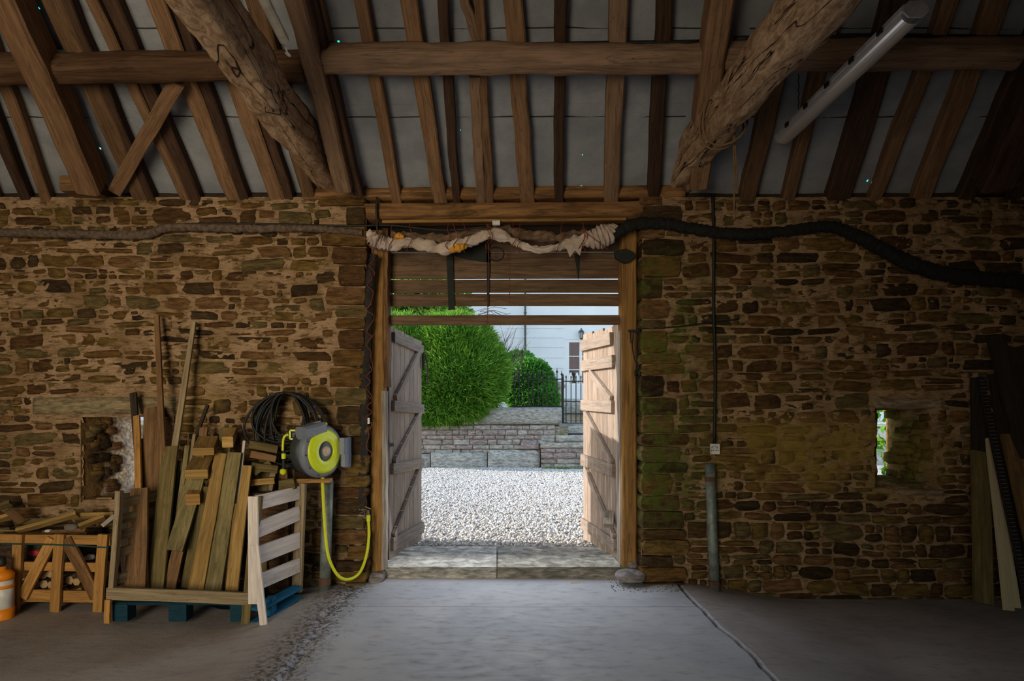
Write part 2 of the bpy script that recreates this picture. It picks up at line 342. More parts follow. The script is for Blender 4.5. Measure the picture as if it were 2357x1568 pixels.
# ---- stones
TPL = []
for k in range(28):
    n = 12; V = []; th = np.arange(n)/n*2*np.pi+.31; c = np.cos(th); q = np.sin(th)
    r = (np.abs(c)**6+np.abs(q)**6)**(-1/6)*(1+rng.uniform(-.16, .03, n)); sh = rng.uniform(-.12, .12, 4)
    X = c*r*.5; Z = q*r*.5; Z = Z*(1+sh[0]*X*2)+sh[1]*X; X = X+sh[2]*Z
    for yy, sc in ((.5, .98), (-.28, 1.), (-.46, .93)): V += [(x*sc, yy+rng.uniform(-.05, .05), z*sc) for x, z in zip(X, Z)]
    V.append((0, -.5, 0)); Fq = []
    for a in range(2):
        for j in range(n):
            m = (j+1) % n; Fq += [(a*n+j, a*n+m, (a+1)*n+m), (a*n+j, (a+1)*n+m, (a+1)*n+j)]
    Fq += [(2*n+j, 2*n+(j+1) % n, 3*n) for j in range(n)]
    TPL.append((np.array(V), np.array(Fq)))
TME = []
for V, Fq in TPL:
    me = bpy.data.meshes.new('stone'); me.from_pydata(V.tolist(), [], Fq.tolist()); me.materials.append(M_STONE); me.polygons.foreach_set('use_smooth', [True]*len(Fq)); TME.append(me)
TQ = []
for k in range(8):
    o_ = TME[k].copy(); o_.name = 'quoin'; V = np.array([v.co[:] for v in o_.vertices]); n = 12; th = np.arange(n)/n*2*np.pi+.26; c = np.cos(th); q = np.sin(th); r = (np.abs(c)**9+np.abs(q)**9)**(-1/9)*(1+rng.uniform(-.07, .03, n)); W2 = []
    for yy, sc in ((.5, 1), (-.44, 1.), (-.5, .95)): W2 += [(x*sc, yy+rng.uniform(-.02, .02), z*sc) for x, z in zip(c*r*.5, q*r*.5)]
    W2.append((rng.uniform(-.2, .2), -.53, rng.uniform(-.2, .2))); o_.polygons.foreach_set('use_smooth', [False]*len(o_.polygons)); o_.vertices.foreach_set('co', np.array(W2).ravel()); TQ.append(o_)
def courses(x0, x1, z0, z1, avoid, h0=.06, h1=.14, w0=.1, w1=.42):
    out = []; z = z0
    while z < z1:
        h = random.uniform(h0, h1)*(1.25 if random.random() < .12 else 1); x = x0-random.random()*.2
        while x < x1:
            wd = w0+(w1-w0)*random.random()**1.5; wd = max(wd, h*.9); cx = x+wd/2
            dz = .05*float(fbm(np.array([cx*.8]), np.array([z*.5]), 2, 5)[0])
            parts = [(z+h/2, h)] if (h < .085 or random.random() < .72) else [(z+h*.27, h*.5), (z+h*.76, h*.46)]
            for cz, hh in parts:
                for (sx0, sw) in ([(x, wd)] if len(parts) == 1 else ([(x, wd)] if random.random() < .5 else [(x, wd*.55), (x+wd*.57, wd*.43)])):
                    g = random.uniform(.006, .024); ww = sw-g; h2 = hh-random.uniform(.0, .014); c_ = sx0+sw/2
                    if c_-ww/2 < x0: ww -= (x0-(c_-ww/2)); c_ = x0+ww/2
                    if c_+ww/2 > x1: ww -= (c_+ww/2-x1); c_ = x1-ww/2
                    if ww < .035 or cz+dz+h2/2 > z1: continue
                    for a in avoid:
                        if cz+dz+h2/2 > a[2]+.006 and cz+dz-h2/2 < a[3]-.006 and c_+ww/2 > a[0] and c_-ww/2 < a[1]:
                            if c_ > (a[0]+a[1])/2: l_, r_ = max(c_-ww/2, a[1]+.012), c_+ww/2
                            else: l_, r_ = c_-ww/2, min(c_+ww/2, a[0]-.012)
                            ww = r_-l_; c_ = (l_+r_)/2
                            if ww < .035: break
                    if ww < .035: continue
                    if any(cz+dz+h2/2 > a[2]+.006 and cz+dz-h2/2 < a[3]-.006 and c_+ww/2 > a[0] and c_-ww/2 < a[1] for a in avoid): continue
                    out.append((c_, cz+dz, ww, h2, random.uniform(-.07, .07)))
            x += wd
        z += h
    return out
def wall_low(x, z):                                       # joints lie deeper low on the wall
    return sstep(1.0, .35, z+.25*fbm(x*.8, x*0+2, 3, 12))
def place_stones(lst, parent, vis, yf=None):
    # the 300 largest in view are parts, the rest one joined part
    sc = sorted(lst, key=lambda s: -(s[2]*s[3]*(1 if vis[0]-.1 < s[0] < vis[1]+.1 else .01))); k = 0; VV = []; FF = []; b = 0
    for i, (cx, cz, ww, h2, rt) in enumerate(sc):
        pr = random.uniform(.004, .022)-(.014 if random.random() < .25 else 0); dp = .1; t = random.randrange(len(TPL)); fl = random.choice((-1, 1))
        if i < 300:
            o = bpy.data.objects.new('stone', TME[t]); link(o, parent, Vector((cx, dp/2-pr, cz))); o.scale = (ww*fl, dp, h2) if fl > 0 else (ww, dp, h2)
            o.rotation_euler = (random.uniform(-.05, .05), rt, random.uniform(-.05, .05))
        else:
            V, Fq = TPL[t]; Vq = V*np.array([ww, dp, h2]); c_, s_n = math.cos(rt), math.sin(rt)
            Vq = np.stack([Vq[:, 0]*c_+Vq[:, 2]*s_n+cx, Vq[:, 1]+dp/2-pr, -Vq[:, 0]*s_n+Vq[:, 2]*c_+cz], -1); VV.append(Vq); FF.append(Fq+b); b += len(V)
    if VV: np_mesh('stones', np.concatenate(VV), np.concatenate(FF), M_STONE, parent, smooth=True, kind='stuff', label='smaller and more distant rubble stones')
def displaced(p00, p10, p01, p11, nu, nv, nrm, amp, seed, bias=0.):
    u, v = np.meshgrid(np.linspace(0, 1, nu), np.linspace(0, 1, nv), indexing='ij'); p00, p10, p01, p11 = [np.array(p, float) for p in (p00, p10, p01, p11)]
    V = (p00[None, None]*((1-u)*(1-v))[..., None]+p10*(u*(1-v))[..., None]+p01*((1-u)*v)[..., None]+p11*(u*v)[..., None])
    m = np.minimum(np.minimum(u, 1-u), np.minimum(v, 1-v)); m = np.clip(m*8, 0, 1)
    nz = fbm(V[..., 0]*7+V[..., 1]*5, V[..., 2]*10+V[..., 1]*6, 4, seed)*amp+bias
    return (V+np.array(nrm)[None, None]*(nz*m)[..., None]).reshape(-1, 3), grid_faces(nu, nv)
M_WASH = mortar_mat('limewashed_reveal')
def _w():
    t = NT('limewash_by_slit'); pos = t.pos; y = t.n('SeparateXYZ', i_0=pos).outputs[1]; n = t.noise(pos, 9, 6, .65); m_ = t.mr(t.math('ADD', y, t.math('MULTIPLY', t.math('SUBTRACT', n, .5), .5)), .17, .3)
    c = t.mix(m_, (.16, .09, .035), t.mix(t.mr(t.noise(pos, 34, 5, .7), .4, .6), (.40, .32, .25), (.85, .76, .66))); t.bump(n, 1., .04); return t.out(c, .9, .1)
M_WASH = _w()
def wall(name, x0, x1, niche, label, jamb):
    root = T(name, (0.5*(x0+x1), 0, 0), label, None, kind='structure')
    zs = np.arange(-.35, TOP+.01, .0125); xx = np.arange(x0, x1+.006, .0125); X, Z = np.meshgrid(xx, zs, indexing='ij')
    m = -.004+.018*fbm(X*3.5, Z*7, 4, 21)+.021*fbm(X*14, Z*26, 4, 31)-.022*wall_low(X, Z)
    m += .008*sstep(.2, .9, 1-np.abs(X-2.9)/1.3)*sstep(.55, .8, Z)*sstep(1.6, 1.3, Z)
    nx0, nx1, nz0, nz1, ox0, ox1 = niche
    cx = (xx[:-1]+xx[1:])/2; cz = (zs[:-1]+zs[1:])/2; CX, CZ = np.meshgrid(cx, cz, indexing='ij'); jag = .02*fbm(CZ*9, CX*9, 3, 4)
    mask = ~((CX > nx0+jag) & (CX < nx1+jag) & (CZ > nz0+jag) & (CZ < nz1))
    np_mesh('mortar', np.stack([X, -m, Z], -1).reshape(-1, 3), grid_faces(len(xx), len(zs), mask), M_MORTAR, root, smooth=True)
    # niche: two splayed reveals, head and sill
    e = .03; lit = M_WASH if name == 'wall_left' else M_MORTAR
    for nm, a, b_, c_, d_, nr, mt in (('reveal', (nx0-.01, -.01, nz0-e), (ox0, WT, nz0-e), (nx0-.01, -.01, nz1+e), (ox0, WT, nz1+e), (1, .3, 0), lit),
                                      ('reveal', (nx1+.01, -.01, nz0-e), (ox1, WT, nz0-e), (nx1+.01, -.01, nz1+e), (ox1, WT, nz1+e), (-1, .3, 0), M_MORTAR),
                                      ('window_sill', (nx0-e, -.01, nz0-.01), (nx1+e, -.01, nz0-.01), (ox0-e, WT, nz0+.05), (ox1+e, WT, nz0+.05), (0, 0, 1), lit),
                                      ('window_head', (nx0-e, -.01, nz1+.01), (nx1+e, -.01, nz1+.01), (ox0-e, WT, nz1), (ox1+e, WT, nz1), (0, 0, -1), M_MORTAR)):
        V, Fc = displaced(a, b_, c_, d_, 30, 50, nr, .035, 6); np_mesh(nm, V, Fc, mt, root, smooth=True)
    # outer leaf of the wall, pierced by the slit
    b = MB()
    for lo, hi in (((x0, ox0, -.35, 3.05)), (ox1, x1, -.35, 3.05)), : pass
    for (a, c_, z0, z1) in ((x0, ox0, -.35, TOP), (ox1, x1, -.35, TOP), (ox0, ox1, -.35, nz0), (ox0, ox1, nz1, TOP)): b.add([(a, WT, z0), (c_, WT, z0), (c_, WT, z1), (a, WT, z1)], [(0, 3, 2, 1)])
    for (a, c_) in ((x0, x1),): b.add([(a, 0, TOP), (c_, 0, TOP), (c_, WT, TOP), (a, WT, TOP)], [(0, 1, 2, 3)])
    b.build('outer_face', M_MORTAR, root)
    xj = jamb; V, Fc = displaced((xj, 0, -.2), (xj, WT, -.2), (xj, 0, TOP), (xj, WT, TOP), 24, 160, (1 if xj < 0 else -1, 0, 0), .03, 14, -.02); np_mesh('jamb_mortar', V, Fc, M_MORTAR, root, smooth=True)
    # quoins
    z = -.1; qs = []
    while z < TOP-.05:
        h = random.uniform(.085, .2); wq = random.uniform(.16, .42); s = 1 if xj > 0 else -1
        if z+h > TOP: h = TOP-z
        qs.append((xj+s*(wq/2-.012+random.uniform(-.016, .012)), z+h/2, wq, h-.004, s)); z += h
    for cxq, czq, wq, hq, s in qs:
        V, Fq = TPL[random.randrange(len(TPL))]; o = bpy.data.objects.new('quoin', random.choice(TQ)); link(o, root, Vector((cxq, .19, czq))); o.scale = (wq, .42+random.uniform(0, .03), hq); o.rotation_euler = (0, random.uniform(-.02, .02), random.uniform(-.03, .03))
    return root, qs
NL = (-3.53, -2.76, .73, 1.425, -3.37, -3.235); NR = (3.225, 3.73, .83, 1.495, 3.535, 3.625)
wl, ql = wall('wall_left', -5.8, JL, NL, 'rubble stone barn wall left of the doorway, brown stones in pinkish lime mortar', JL)
wr, qr = wall('wall_right', JR, 5.8, NR, 'rubble stone barn wall right of the doorway, green algae beside the opening', JR)
av = [(NL[0]-.02, NL[1]+.02, NL[2]-.03, NL[3]+.22), (-3.95, -2.72, 1.42, 1.61)]+[(q[0]-q[2]/2, 0, q[1]-q[3]/2+.004, q[1]+q[3]/2-.004) for q in ql]
L1 = courses(-5.75, JL, -.2, TOP, av); place_stones(L1, wl, (-4.3, JL))
av = [(NR[0]-.02, NR[1]+.02, NR[2]-.06, NR[3]+.1), (3.2, 3.8, 1.49, 1.6), (3.35, 3.8, .74, .84)]+[(0, q[0]+q[2]/2, q[1]-q[3]/2+.004, q[1]+q[3]/2-.004) for q in qr]
L2 = courses(JR, 5.75, -.3, TOP, av); place_stones(L2, wr, (JR, 4.55))
M_LINT = stone_mat('lintel_stone', False, [(0, (.30, .23, .13)), (.5, (.34, .25, .17))])
MB().log((-3.93, .06, 1.52), (-2.74, .06, 1.525), .2, .15, 30, 16, .006, sq=.2, seed=3).build('lintel_stone', M_LINT, wl, True, label='long pale stone lintel over the slit window')
MB().log((3.22, .07, 1.545), (3.78, .07, 1.545), .2, .085, 20, 16, .006, sq=.2, seed=4).build('lintel_stone', M_LINT, wr, True, label='pale stone lintel over the narrow slit')
MB().log((3.42, .04, .79), (3.77, .05, .785), .2, .05, 20, 16, .005, sq=.2, seed=5).build('sill_stone', M_LINT, wr, True, label='pale sill stone under the narrow slit')
# stones lining the right slit reveal
for i in range(22):
    t = random.random(); z = NR[2]+.03+(NR[3]-NR[2]-.06)*random.random(); o = bpy.data.objects.new('reveal_stone', random.choice(TME))
    link(o, wr, Vector((NR[1]-.11*t+.03, .04+.42*t, z))); o.scale = (random.uniform(.1, .2), .1, random.uniform(.06, .11)); o.rotation_euler = (0, random.uniform(-.1, .1), -1.36)
for i in range(26):
    t = random.random()*.6; z = NL[2]+.03+(NL[3]-NL[2]-.06)*random.random(); o = bpy.data.objects.new('reveal_stone', random.choice(TME))
    link(o, wl, Vector((NL[0]+.16*t+.0, .07+.45*t, z))); o.scale = (random.uniform(.07, .13), .1, random.uniform(.05, .10)); o.rotation_euler = (0, random.uniform(-.1, .1), 1.25)
# remaining shell (behind and beside the viewer)
def quad(name, pts, mat, nu=2, nv=2, **kw):
    V, Fc = displaced(*pts, nu, nv, (0, 0, 0), 0, 1); return np_mesh(name, V, Fc, mat, **kw)
for nm, x in (('wall_west', -5.7), ('wall_east', 5.7)): quad(nm, ((x, -8, -.3), (x, .3, -.3), (x, -8, 6), (x, .3, 6)), M_MORTAR, kind='structure', label='plain stone end wall of the barn')
b = MB()
for lo, hi in (((-5.8, -8.3, -.3), (-2.5, -8, 3.4)), ((.7, -8.3, -.3), (5.8, -8, 3.4)), ((-2.5, -8.3, 3.3), (.7, -8, 3.4))): b.box(lo, hi)
b.build('wall_back', M_MORTAR, kind='structure', label='stone wall behind the viewer with a wide cart doorway')
# ---- ceiling: felt sheets with daylight pin holes, rafters
cei = T('ceiling', (0, -3.9, 3.4), 'sloping barn roof lined with grey felt between old rafters', None, kind='structure')
holes = [(37,265,4.5),(75,342,3),(231,340,2),(402,207,3.2),(424,266,2.6),(500,266,1.3),(445,93,2.8),(475,184,2),(780,96,3),(1432,174,3.4),(1607,95,3),(1923,185,7),(1898,267,2.4),(2227,62,3),(1997,416,2),(1338,428,1.8),(1341,357,1.2),(90,20,2),(1060,300,.8),(2140,60,1.5)]
hw = []
for x, y, r in holes:
    p = RP(x, y); r2 = r*(p.y+CD)/F; hw.append((p.x-r2*.9, p.x+r2*.6, -p.y-r2*1.2, -p.y+r2*1.0))
s1 = -RP(1144, 270).y; s2 = -RP(1144, 66).y; rows = [(-.72, s1+.09), (s1, s2+.09), (s2, s2+.75), (s2+.66, s2+1.48), (s2+1.4, 3.95)]
for ri, (a, c_) in enumerate(rows):
    X = list(np.arange(-5.85, 5.9, .15)); S = list(np.linspace(a, c_, 10)); hh = [h for h in hw if h[3] < c_-.01 and h[2] > a+.01]
    X = np.array(sorted(set([x for x in X if all(abs(x-h[0]) > .02 and abs(x-h[1]) > .02 for h in hh)]+[v for h in hh for v in h[:2]])))
    S = np.array(sorted(set([x for x in S if all(abs(x-h[2]) > .01 and abs(x-h[3]) > .01 for h in hh) or x in (a, c_)]+[v for h in hh for v in h[2:]])))
    gx, gs = np.meshgrid(X, S, indexing='ij'); t = (gs-a)/(c_-a)
    z = 3.39+.6*gs+.010*fbm(gx*1.2, gs*3, 3, 40)+.006*sstep(.3, 0, t)*(ri > 0)-.0*t
    CX, CS = np.meshgrid((X[:-1]+X[1:])/2, (S[:-1]+S[1:])/2, indexing='ij'); mask = np.ones(CX.shape, bool)
    for h in hh: mask &= ~((CX > h[0]) & (CX < h[1]) & (CS > h[2]) & (CS < h[3]))
    np_mesh('felt_sheet', np.stack([gx, -gs, z], -1).reshape(-1, 3), grid_faces(len(X), len(S), mask, True), M_FELT, cei, smooth=True)
quad('felt_slope', ((-5.85, -3.9, 5.74), (5.85, -3.9, 5.74), (-5.85, -8.4, 3.2), (5.85, -8.4, 3.2)), M_FELT, parent=cei)
t = NT('cyan_glow_film'); tr = t.n('BsdfTranslucent', i_0=(.02, .95, .62)); t.t.links.new(tr.outputs[0], t.t.nodes['Material Output'].inputs[0]); M_FILM = t.m  # added film, its colour makes the cyan glow of the pin holes
for h in hw:
    cx, cs = (h[0]+h[1])/2, (h[2]+h[3])/2; rx, rs = max(.02, (h[1]-h[0])*1.6), max(.02, (h[3]-h[2])*1.8); b = MB()
    pts = [(cx+rx*math.cos(k), -(cs+rs*math.sin(k)), 3.39+.6*(cs+rs*math.sin(k))+.014) for k in np.arange(9)*.698]; b.add(pts, [tuple(range(9))]); b.build('pinhole_glow', M_FILM, cei)
RN = Vector((0, .6, 1)).normalized()
def rafter(b_, t_, wpx, mat='rafter', y0=440, y1=0, off=-.055, h=.1, name='rafter', parent=cei, ext=1.5, foot=.06, bend=.008, seg=10, **kw):
    p0 = RP(b_, y0, off); p1 = RP(t_, y1, off); d = p1-p0; wd = wpx*(CD+p0.y)/F
    return MB().beam(p0-d*foot, p0+d*ext, wd, h, RN, seg, .007, .12, bend, rough=.05).build(name, W[mat], parent, **kw)
R = [(814,728,24,'rafter'),(911,834,24,'rafter'),(1011,943,31,'rafter'),(1050,1019,19,'rafter_dark'),(1126,1101,18,'rafter'),(1212,1184,33,'rafter'),(1286,1291,21,'rafter_dark'),(1406,1421,34,'rafter_pale'),(1505,1531,28,'rafter_dark'),
     (1722,1830,36,'rafter'),(1817,1925,28,'rafter'),(1922,2054,38,'rafter_dark'),(1945,2080,26,'rafter_dark'),(2016,2183,28,'rafter'),(2122,2291,40,'rafter'),(2226,2420,40,'rafter_dark'),
     (711,590,30,'rafter'),(636,480,36,'rafter'),(536,362,34,'rafter'),(560,409,22,'rafter_dark'),(424,222,22,'rafter'),(446,262,28,'rafter_dark'),(322,128,38,'rafter'),(107,-60,24,'rafter'),(58,-120,24,'rafter_dark'),(-20,-210,34,'rafter'),(2330,2560,40,'rafter_dark'),(665,530,20,'rafter_dark'),(346,160,20,'rafter_dark')]
for b_, t_, w_, m_ in R: rafter(b_, t_, w_, m_, ext=(1.5))
rafter(1106, 1085, 22, 'rafter_pale', y1=0, ext=.68); rafter(1098, 1074, 22, 'rafter_pale', y0=84, y1=0, ext=3.2, foot=0.); 
RF = bpy.data.objects
for sv in (s1, s2, s2+.66, s2+1.4):
    for (xa, xb) in ((-5.6, -1.5), (-1.2, 1.5), (1.7, 5.6)):
        pt_ = [Vector((x, -(sv+.006*math.sin(x*5)+.004*math.sin(x*17)), 3.39+.6*sv+.010*float(fbm(np.array([x*1.2]), np.array([sv*3]), 3, 40)[0])+.003)) for x in np.arange(xa, xb, .12)]
        MB().tube(pt_, .0055, 5).build('lap_edge', M_BLACK, cei)
# principal rafters
def thing(o, label, cat, group=None): return tag(o, label, cat, group)
rafter(795, 690, 36, 'rafter_pale', off=-.2, h=.2, y0=425, name='principal_rafter', parent=None, foot=.0, bend=.01, label='pale straight principal rafter behind the lower end of the left tie beam', cat='rafter')
rafter(824, 716, 22, 'rafter_dark', off=-.13, h=.12, name='packing_rafter', parent=None, foot=.0, bend=.01, label='dark narrow timber packed against the principal rafter above left doorway post', cat='rafter')
rafter(1604, 1662, 42, 'rafter', off=-.2, h=.2, y0=418, name='principal_rafter', parent=None, foot=.0, bend=.02, label='brown principal rafter beside the lower end of the right tie beam', cat='rafter')
rafter(212, 12, 52, 'rafter', off=-.22, h=.24, y0=425, name='principal_rafter', parent=None, foot=.0, bend=.03, label='thick curved principal rafter standing on a block near top left corner', cat='rafter')
rafter(2290, 2470, 70, 'rafter_dark', off=-.22, h=.24, y0=415, name='principal_rafter', parent=None, foot=.0, bend=.03, label='thick dark principal rafter standing on a block near top right corner', cat='rafter')
for (x0, x1, y0, y1, lb) in ((165, 242, 418, 452, 'short timber block on the wall top under the left curved rafter'), (2245, 2312, 400, 442, 'short timber block on the wall top under the dark right rafter')):
    a = P(x0, (y0+y1)/2, -.04); c_ = P(x1, (y0+y1)/2, -.04); MB().beam(a, c_, .3, (y1-y0)/270, seg=3, jit=.004).build('pad_block', W['brown'], None, label=lb, cat='block')
# diagonal brace
a = RP(408, 188, -.2); c_ = RP(264, 440, -.14); MB().beam(a, c_, .1, .05, RN, 6, .004).build('wind_brace', W['rafter'], None, label='thin diagonal brace nailed across the left rafters', cat='brace')
# purlins
def purlin(x0, y0, x1, y1, hpx, mat, lb, seed):
    a = RP(x0, y0, -.19); c_ = RP(x1, y1, -.19); hh = hpx*(CD+a.y)/F
    MB().log(a, c_, .17, hh, 110, 20, .019, RN, .3, seed).build('purlin', W[mat], None, True, label=lb, cat='purlin')
purlin(736, 139, 1624, 136, 48, 'purlin', 'long pale hewn purlin crossing the middle bay above the doorway', 2)
purlin(60, 158, 700, 150, 56, 'purlin_dark', 'dark knotty purlin crossing the left bay', 3); purlin(-400, 165, 90, 160, 56, 'purlin_dark', 'dark purlin end in the far left bay', 5)
purlin(1660, 128, 2345, 124, 52, 'purlin', 'purlin crossing the right bay behind the strip light', 4)
MB().tube([RP(x, y, -.1) for x, y in ((735, 92), (800, 108), (900, 116), (1000, 112), (1200, 104), (1400, 100), (1620, 97))], .016, 6, sub=4).build('roof_cable', M_BLACK, None, True, label='black cable lying along the top of the middle purlin', cat='cable')
MB().tube([RP(x, y, -.1) for x, y in ((0, 128), (120, 118), (300, 126), (480, 120), (640, 122))], .014, 6, sub=4).build('roof_cable', M_BLACK, None, True, label='black cable along the top of the dark left purlin', cat='cable')
MB().tube([RP(x, y, -.1) for x, y in ((1690, 90), (1850, 88), (2000, 84), (2357, 88))], .02, 6, sub=4).build('roof_cable', M_BLACK, None, True, label='black cable above the right purlin', cat='cable')
# tie beams
MB().log((-1.43, .15, 3.50), (-1.40, -8, 3.50), .20, .29, 260, 30, .022, sq=.3, seed=11, rot=.03, curve=(.02, .0, 3)).build('tie_beam', M_TIE, None, True, label='massive pale hewn tie beam running from the wall to top left', cat='beam')
MB().log((1.575, .15, 3.51), (1.555, -8, 3.53), .21, .31, 260, 30, .024, sq=.5, seed=12, rot=-.08, curve=(.025, .01, 4)).build('tie_beam', M_TIE, None, True, label='massive pale hewn tie beam with rope round it, running to top right', cat='beam')
# wall plates and lintel
MB().log((-5.7, .14, 3.345), (-1.62, .14, 3.345), .16, .09, 60, 12, .008, sq=.3, seed=6).build('wall_plate', W['blackwood'], None, True, label='dark wall plate along the top of the left wall', cat='beam')  # dark colour holds the wall-top shade, on both side plates
MB().log((1.55, .14, 3.35), (5.7, .14, 3.37), .16, .1, 60, 12, .008, sq=.3, seed=7).build('wall_plate', W['blackwood'], None, True, label='dark wall plate along the top of the right wall', cat='beam')
MB().log(P(706, 456, .1), P(1568, 450, .1), .26, .095, 60, 16, .008, sq=.25, seed=8).build('wall_plate', W['lintel'], None, True, label='orange brown wall plate above the doorway, just under the rafter feet', cat='beam')
MB().log(P(846, 496, .13), P(1476, 490, .13), .28, .145, 60, 18, .008, sq=.3, seed=9).build('door_lintel', W['lintel'], None, True, label='thick ochre lintel timber spanning the doorway', cat='lintel')
MB().beam(P(880, 511, -.01), P(1440, 505, -.01), .03, .022, seg=8, jit=.002).build('lintel_batten', W['orange'], None, label='thin pale batten along the bottom of the ochre lintel', cat='batten')
quad('dark_soffit', ((-1.7, .3, 3.05), (1.7, .3, 3.05), (-1.7, .3, 3.5), (1.7, .3, 3.5)), W['blackwood'], parent=cei)
quad('eaves_board', ((-5.8, .3, 3.2), (5.8, .3, 3.2), (-5.8, .3, 3.42), (5.8, .3, 3.42)), W['blackwood'], parent=cei)
# ---- doorway frame
YF = .33
def vpost(name, x0, x1, y0, y1, Yc, dep, mat, lb, seg=14, jit=.004, cat='post', **kw):
    a = P((x0+x1)/2, y1, Yc-dep/2); c_ = P((x0+x1)/2, y0, Yc-dep/2); a.y = c_.y = Yc
    return MB().beam(a, c_, (x1-x0)*(CD+Yc-dep/2)/F, dep, (0, 1, 0), seg, jit, .1, .004, rough=.02).build(name, W[mat], None, label=lb, cat=cat, **kw)
vpost('door_post', 853, 882, 530, 1322, .22, .2, 'orange', 'ochre timber door post left of the doorway')
vpost('door_post', 1433, 1467, 530, 1305, .22, .2, 'orange', 'ochre timber door post right of the doorway, hook hanging beside it')
vpost('hinge_stile', 878, 888, 900, 1312, .13, .12, 'grey', 'weathered grey strip on the edge of the left door post')
vpost('hinge_stile', 1427, 1435, 760, 1300, .26, .14, 'grey', 'weathered grey strip on the edge of the right door post')
vpost('frame_strip', 880, 892, 525, 890, .24, .2, 'lintel', 'upper brown strip on the edge of the left door post')
od = T('overdoor_boarding', (0, YF, 2.3), 'horizontal brown boards closing the doorway top with light in the gaps', 'boards')
for y0, y1 in ((512, 519), (521.5, 549), (551, 580.5), (583.5, 612.6), (612.2, 642), (645.5, 675), (678, 706)):
    a = P(884, (y0+y1)/2, YF); c_ = P(1436, (y0+y1)/2-1, YF); MB().beam(a, c_, .022, (y1-y0)*(CD+YF)/F, seg=10, jit=.0008, ch=.06, rough=.006, bend=.003).build('board', W['board'], od)
a = P(882, 738, .3); c_ = P(1432, 737, .3); MB().beam(a, c_, .07, .082, seg=8, jit=.002).build('door_head_rail', W['board'], None, label='single wooden rail across the doorway above the open doors', cat='rail')
# ---- door leaves
def leaf(name, hx, hy, hz0, hz1, fx, fy, fz0, fz1, ledges, side, lb, uneven=0.):
    root = T(name, (hx, hy, hz0), lb, None, kind='structure'); A = Vector((hx, hy, 0)); B = Vector((fx, fy, 0)); d = (B-A); Lh = d.length; d.normalize(); nrm = Vector((side*abs(d.y), -side*d.x*(1 if d.y > 0 else -1), 0)).normalized()
    def pt(t, z, n=0.): return A+d*(Lh*t)+nrm*n+Vector((0, 0, z))
    zt = lambda t: hz1+(fz1-hz1)*t
    zb = lambda t: hz0+(fz0-hz0)*t
    nb = 7; e = [0]
    for i in range(nb): e.append(e[-1]+random.uniform(.8, 1.2))
    e = [x/e[-1] for x in e]
    for i in range(nb):
        t0, t1 = e[i], e[i+1]; tm = (t0+t1)/2; u = random.uniform(-uneven, uneven)
        MB().beam(pt(tm, zb(tm)), pt(tm, zt(tm)+u), (t1-t0)*Lh-.005, .022, nrm, 4, .0006, .12).build('plank', W['door'], root)
    for k, (za, zb_, t0, t1) in enumerate(ledges):
        f = lambda t, z: z+(fz1-hz1)*t
        MB().beam(pt(t0, f(t0, (za+zb_)/2), .027), pt(t1, f(t1, (za+zb_)/2), .027), .03, za-zb_, seg=3, jit=.001, ch=.06).build('ledge', W['ledge'], root)
    return root, pt
ldl, pl = leaf('door_1', -.992, .37, .115, 2.255, -.823, 1.41, .08, 2.22, [(2.205, 2.115, .06, .98), (1.575, 1.475, .06, 1.0), (.995, .895, .03, 1.0), (.315, .195, .03, 1.0)], 1, 'left ledged and braced plank door leaf standing open outward', .006)
for (t0, z0, t1, z1) in ((.86, 2.10, .12, 1.585), (.9, 1.46, .09, 1.0), (.9, .88, .07, .32)):
    MB().beam(pl(t0, z0, .028), pl(t1, z1, .028), .075, .032, (1, 0, 0), 2, ch=.06).build('brace', W['ledge'], ldl)
b = MB(); b.beam(pl(.97, 2.1, .04), pl(.97, 1.93, .04), .03, .03); b.tube([pl(.99, 2.08, .05), pl(1.03, 2.0, .06), pl(1.05, 1.95, .06), pl(1.05, 1.72, .06)], .008, 6); b.build('latch', M_IRON, ldl, label='black iron latch and hanging bolt')
b = MB(); b.beam(pl(.05, 2.19, .045), pl(.05, 2.10, .045), .05, .01, (1, 0, 0)); b.beam(pl(-.005, 2.25, 0), pl(-.005, .12, 0), .012, .05, (0, 1, 0)); b.build('hinge_shade', M_IRON, ldl)  # hinge plate, plus a black strip standing for the hinge-side shadow
MB().beam(pl(-.06, 1.165, .0), pl(.04, 1.165, .03), .02, .03).build('pintle', M_IRON, ldl)
ldr, pr_ = leaf('door_2', 1.112, .37, .125, 2.262, .939, 1.41, .10, 2.285, [(2.205, 2.09, .12, 1.0), (1.99, 1.875, .07, 1.0), (1.57, 1.455, .09, 1.0), (.985, .865, .07, 1.0), (.30, .185, .03, 1.0)], -1, 'right plank door leaf standing open outward with uneven board tops', .018)
for (t0, z0, t1, z1) in ((.72, 1.87, .12, 1.58), (.86, 1.45, .1, .99), (.86, .86, .05, .31)):
    MB().beam(pr_(t0, z0, .028), pr_(t1, z1, .028), .075, .032, (1, 0, 0), 2, ch=.06).build('brace', W['ledge'], ldr)
MB().beam(pr_(.14, .53, .04), pr_(.05, .42, .08), .09, .06, (0, 0, 1)).build('turn_button', W['grey'], ldr, label='pale square wooden turn button')
MB().beam(pr_(-.01, 2.25, 0), pr_(-.01, .13, 0), .012, .05, (0, 1, 0)).build('hinge_shade', M_IRON, ldr)  # black strip in place of shade along the hinge side
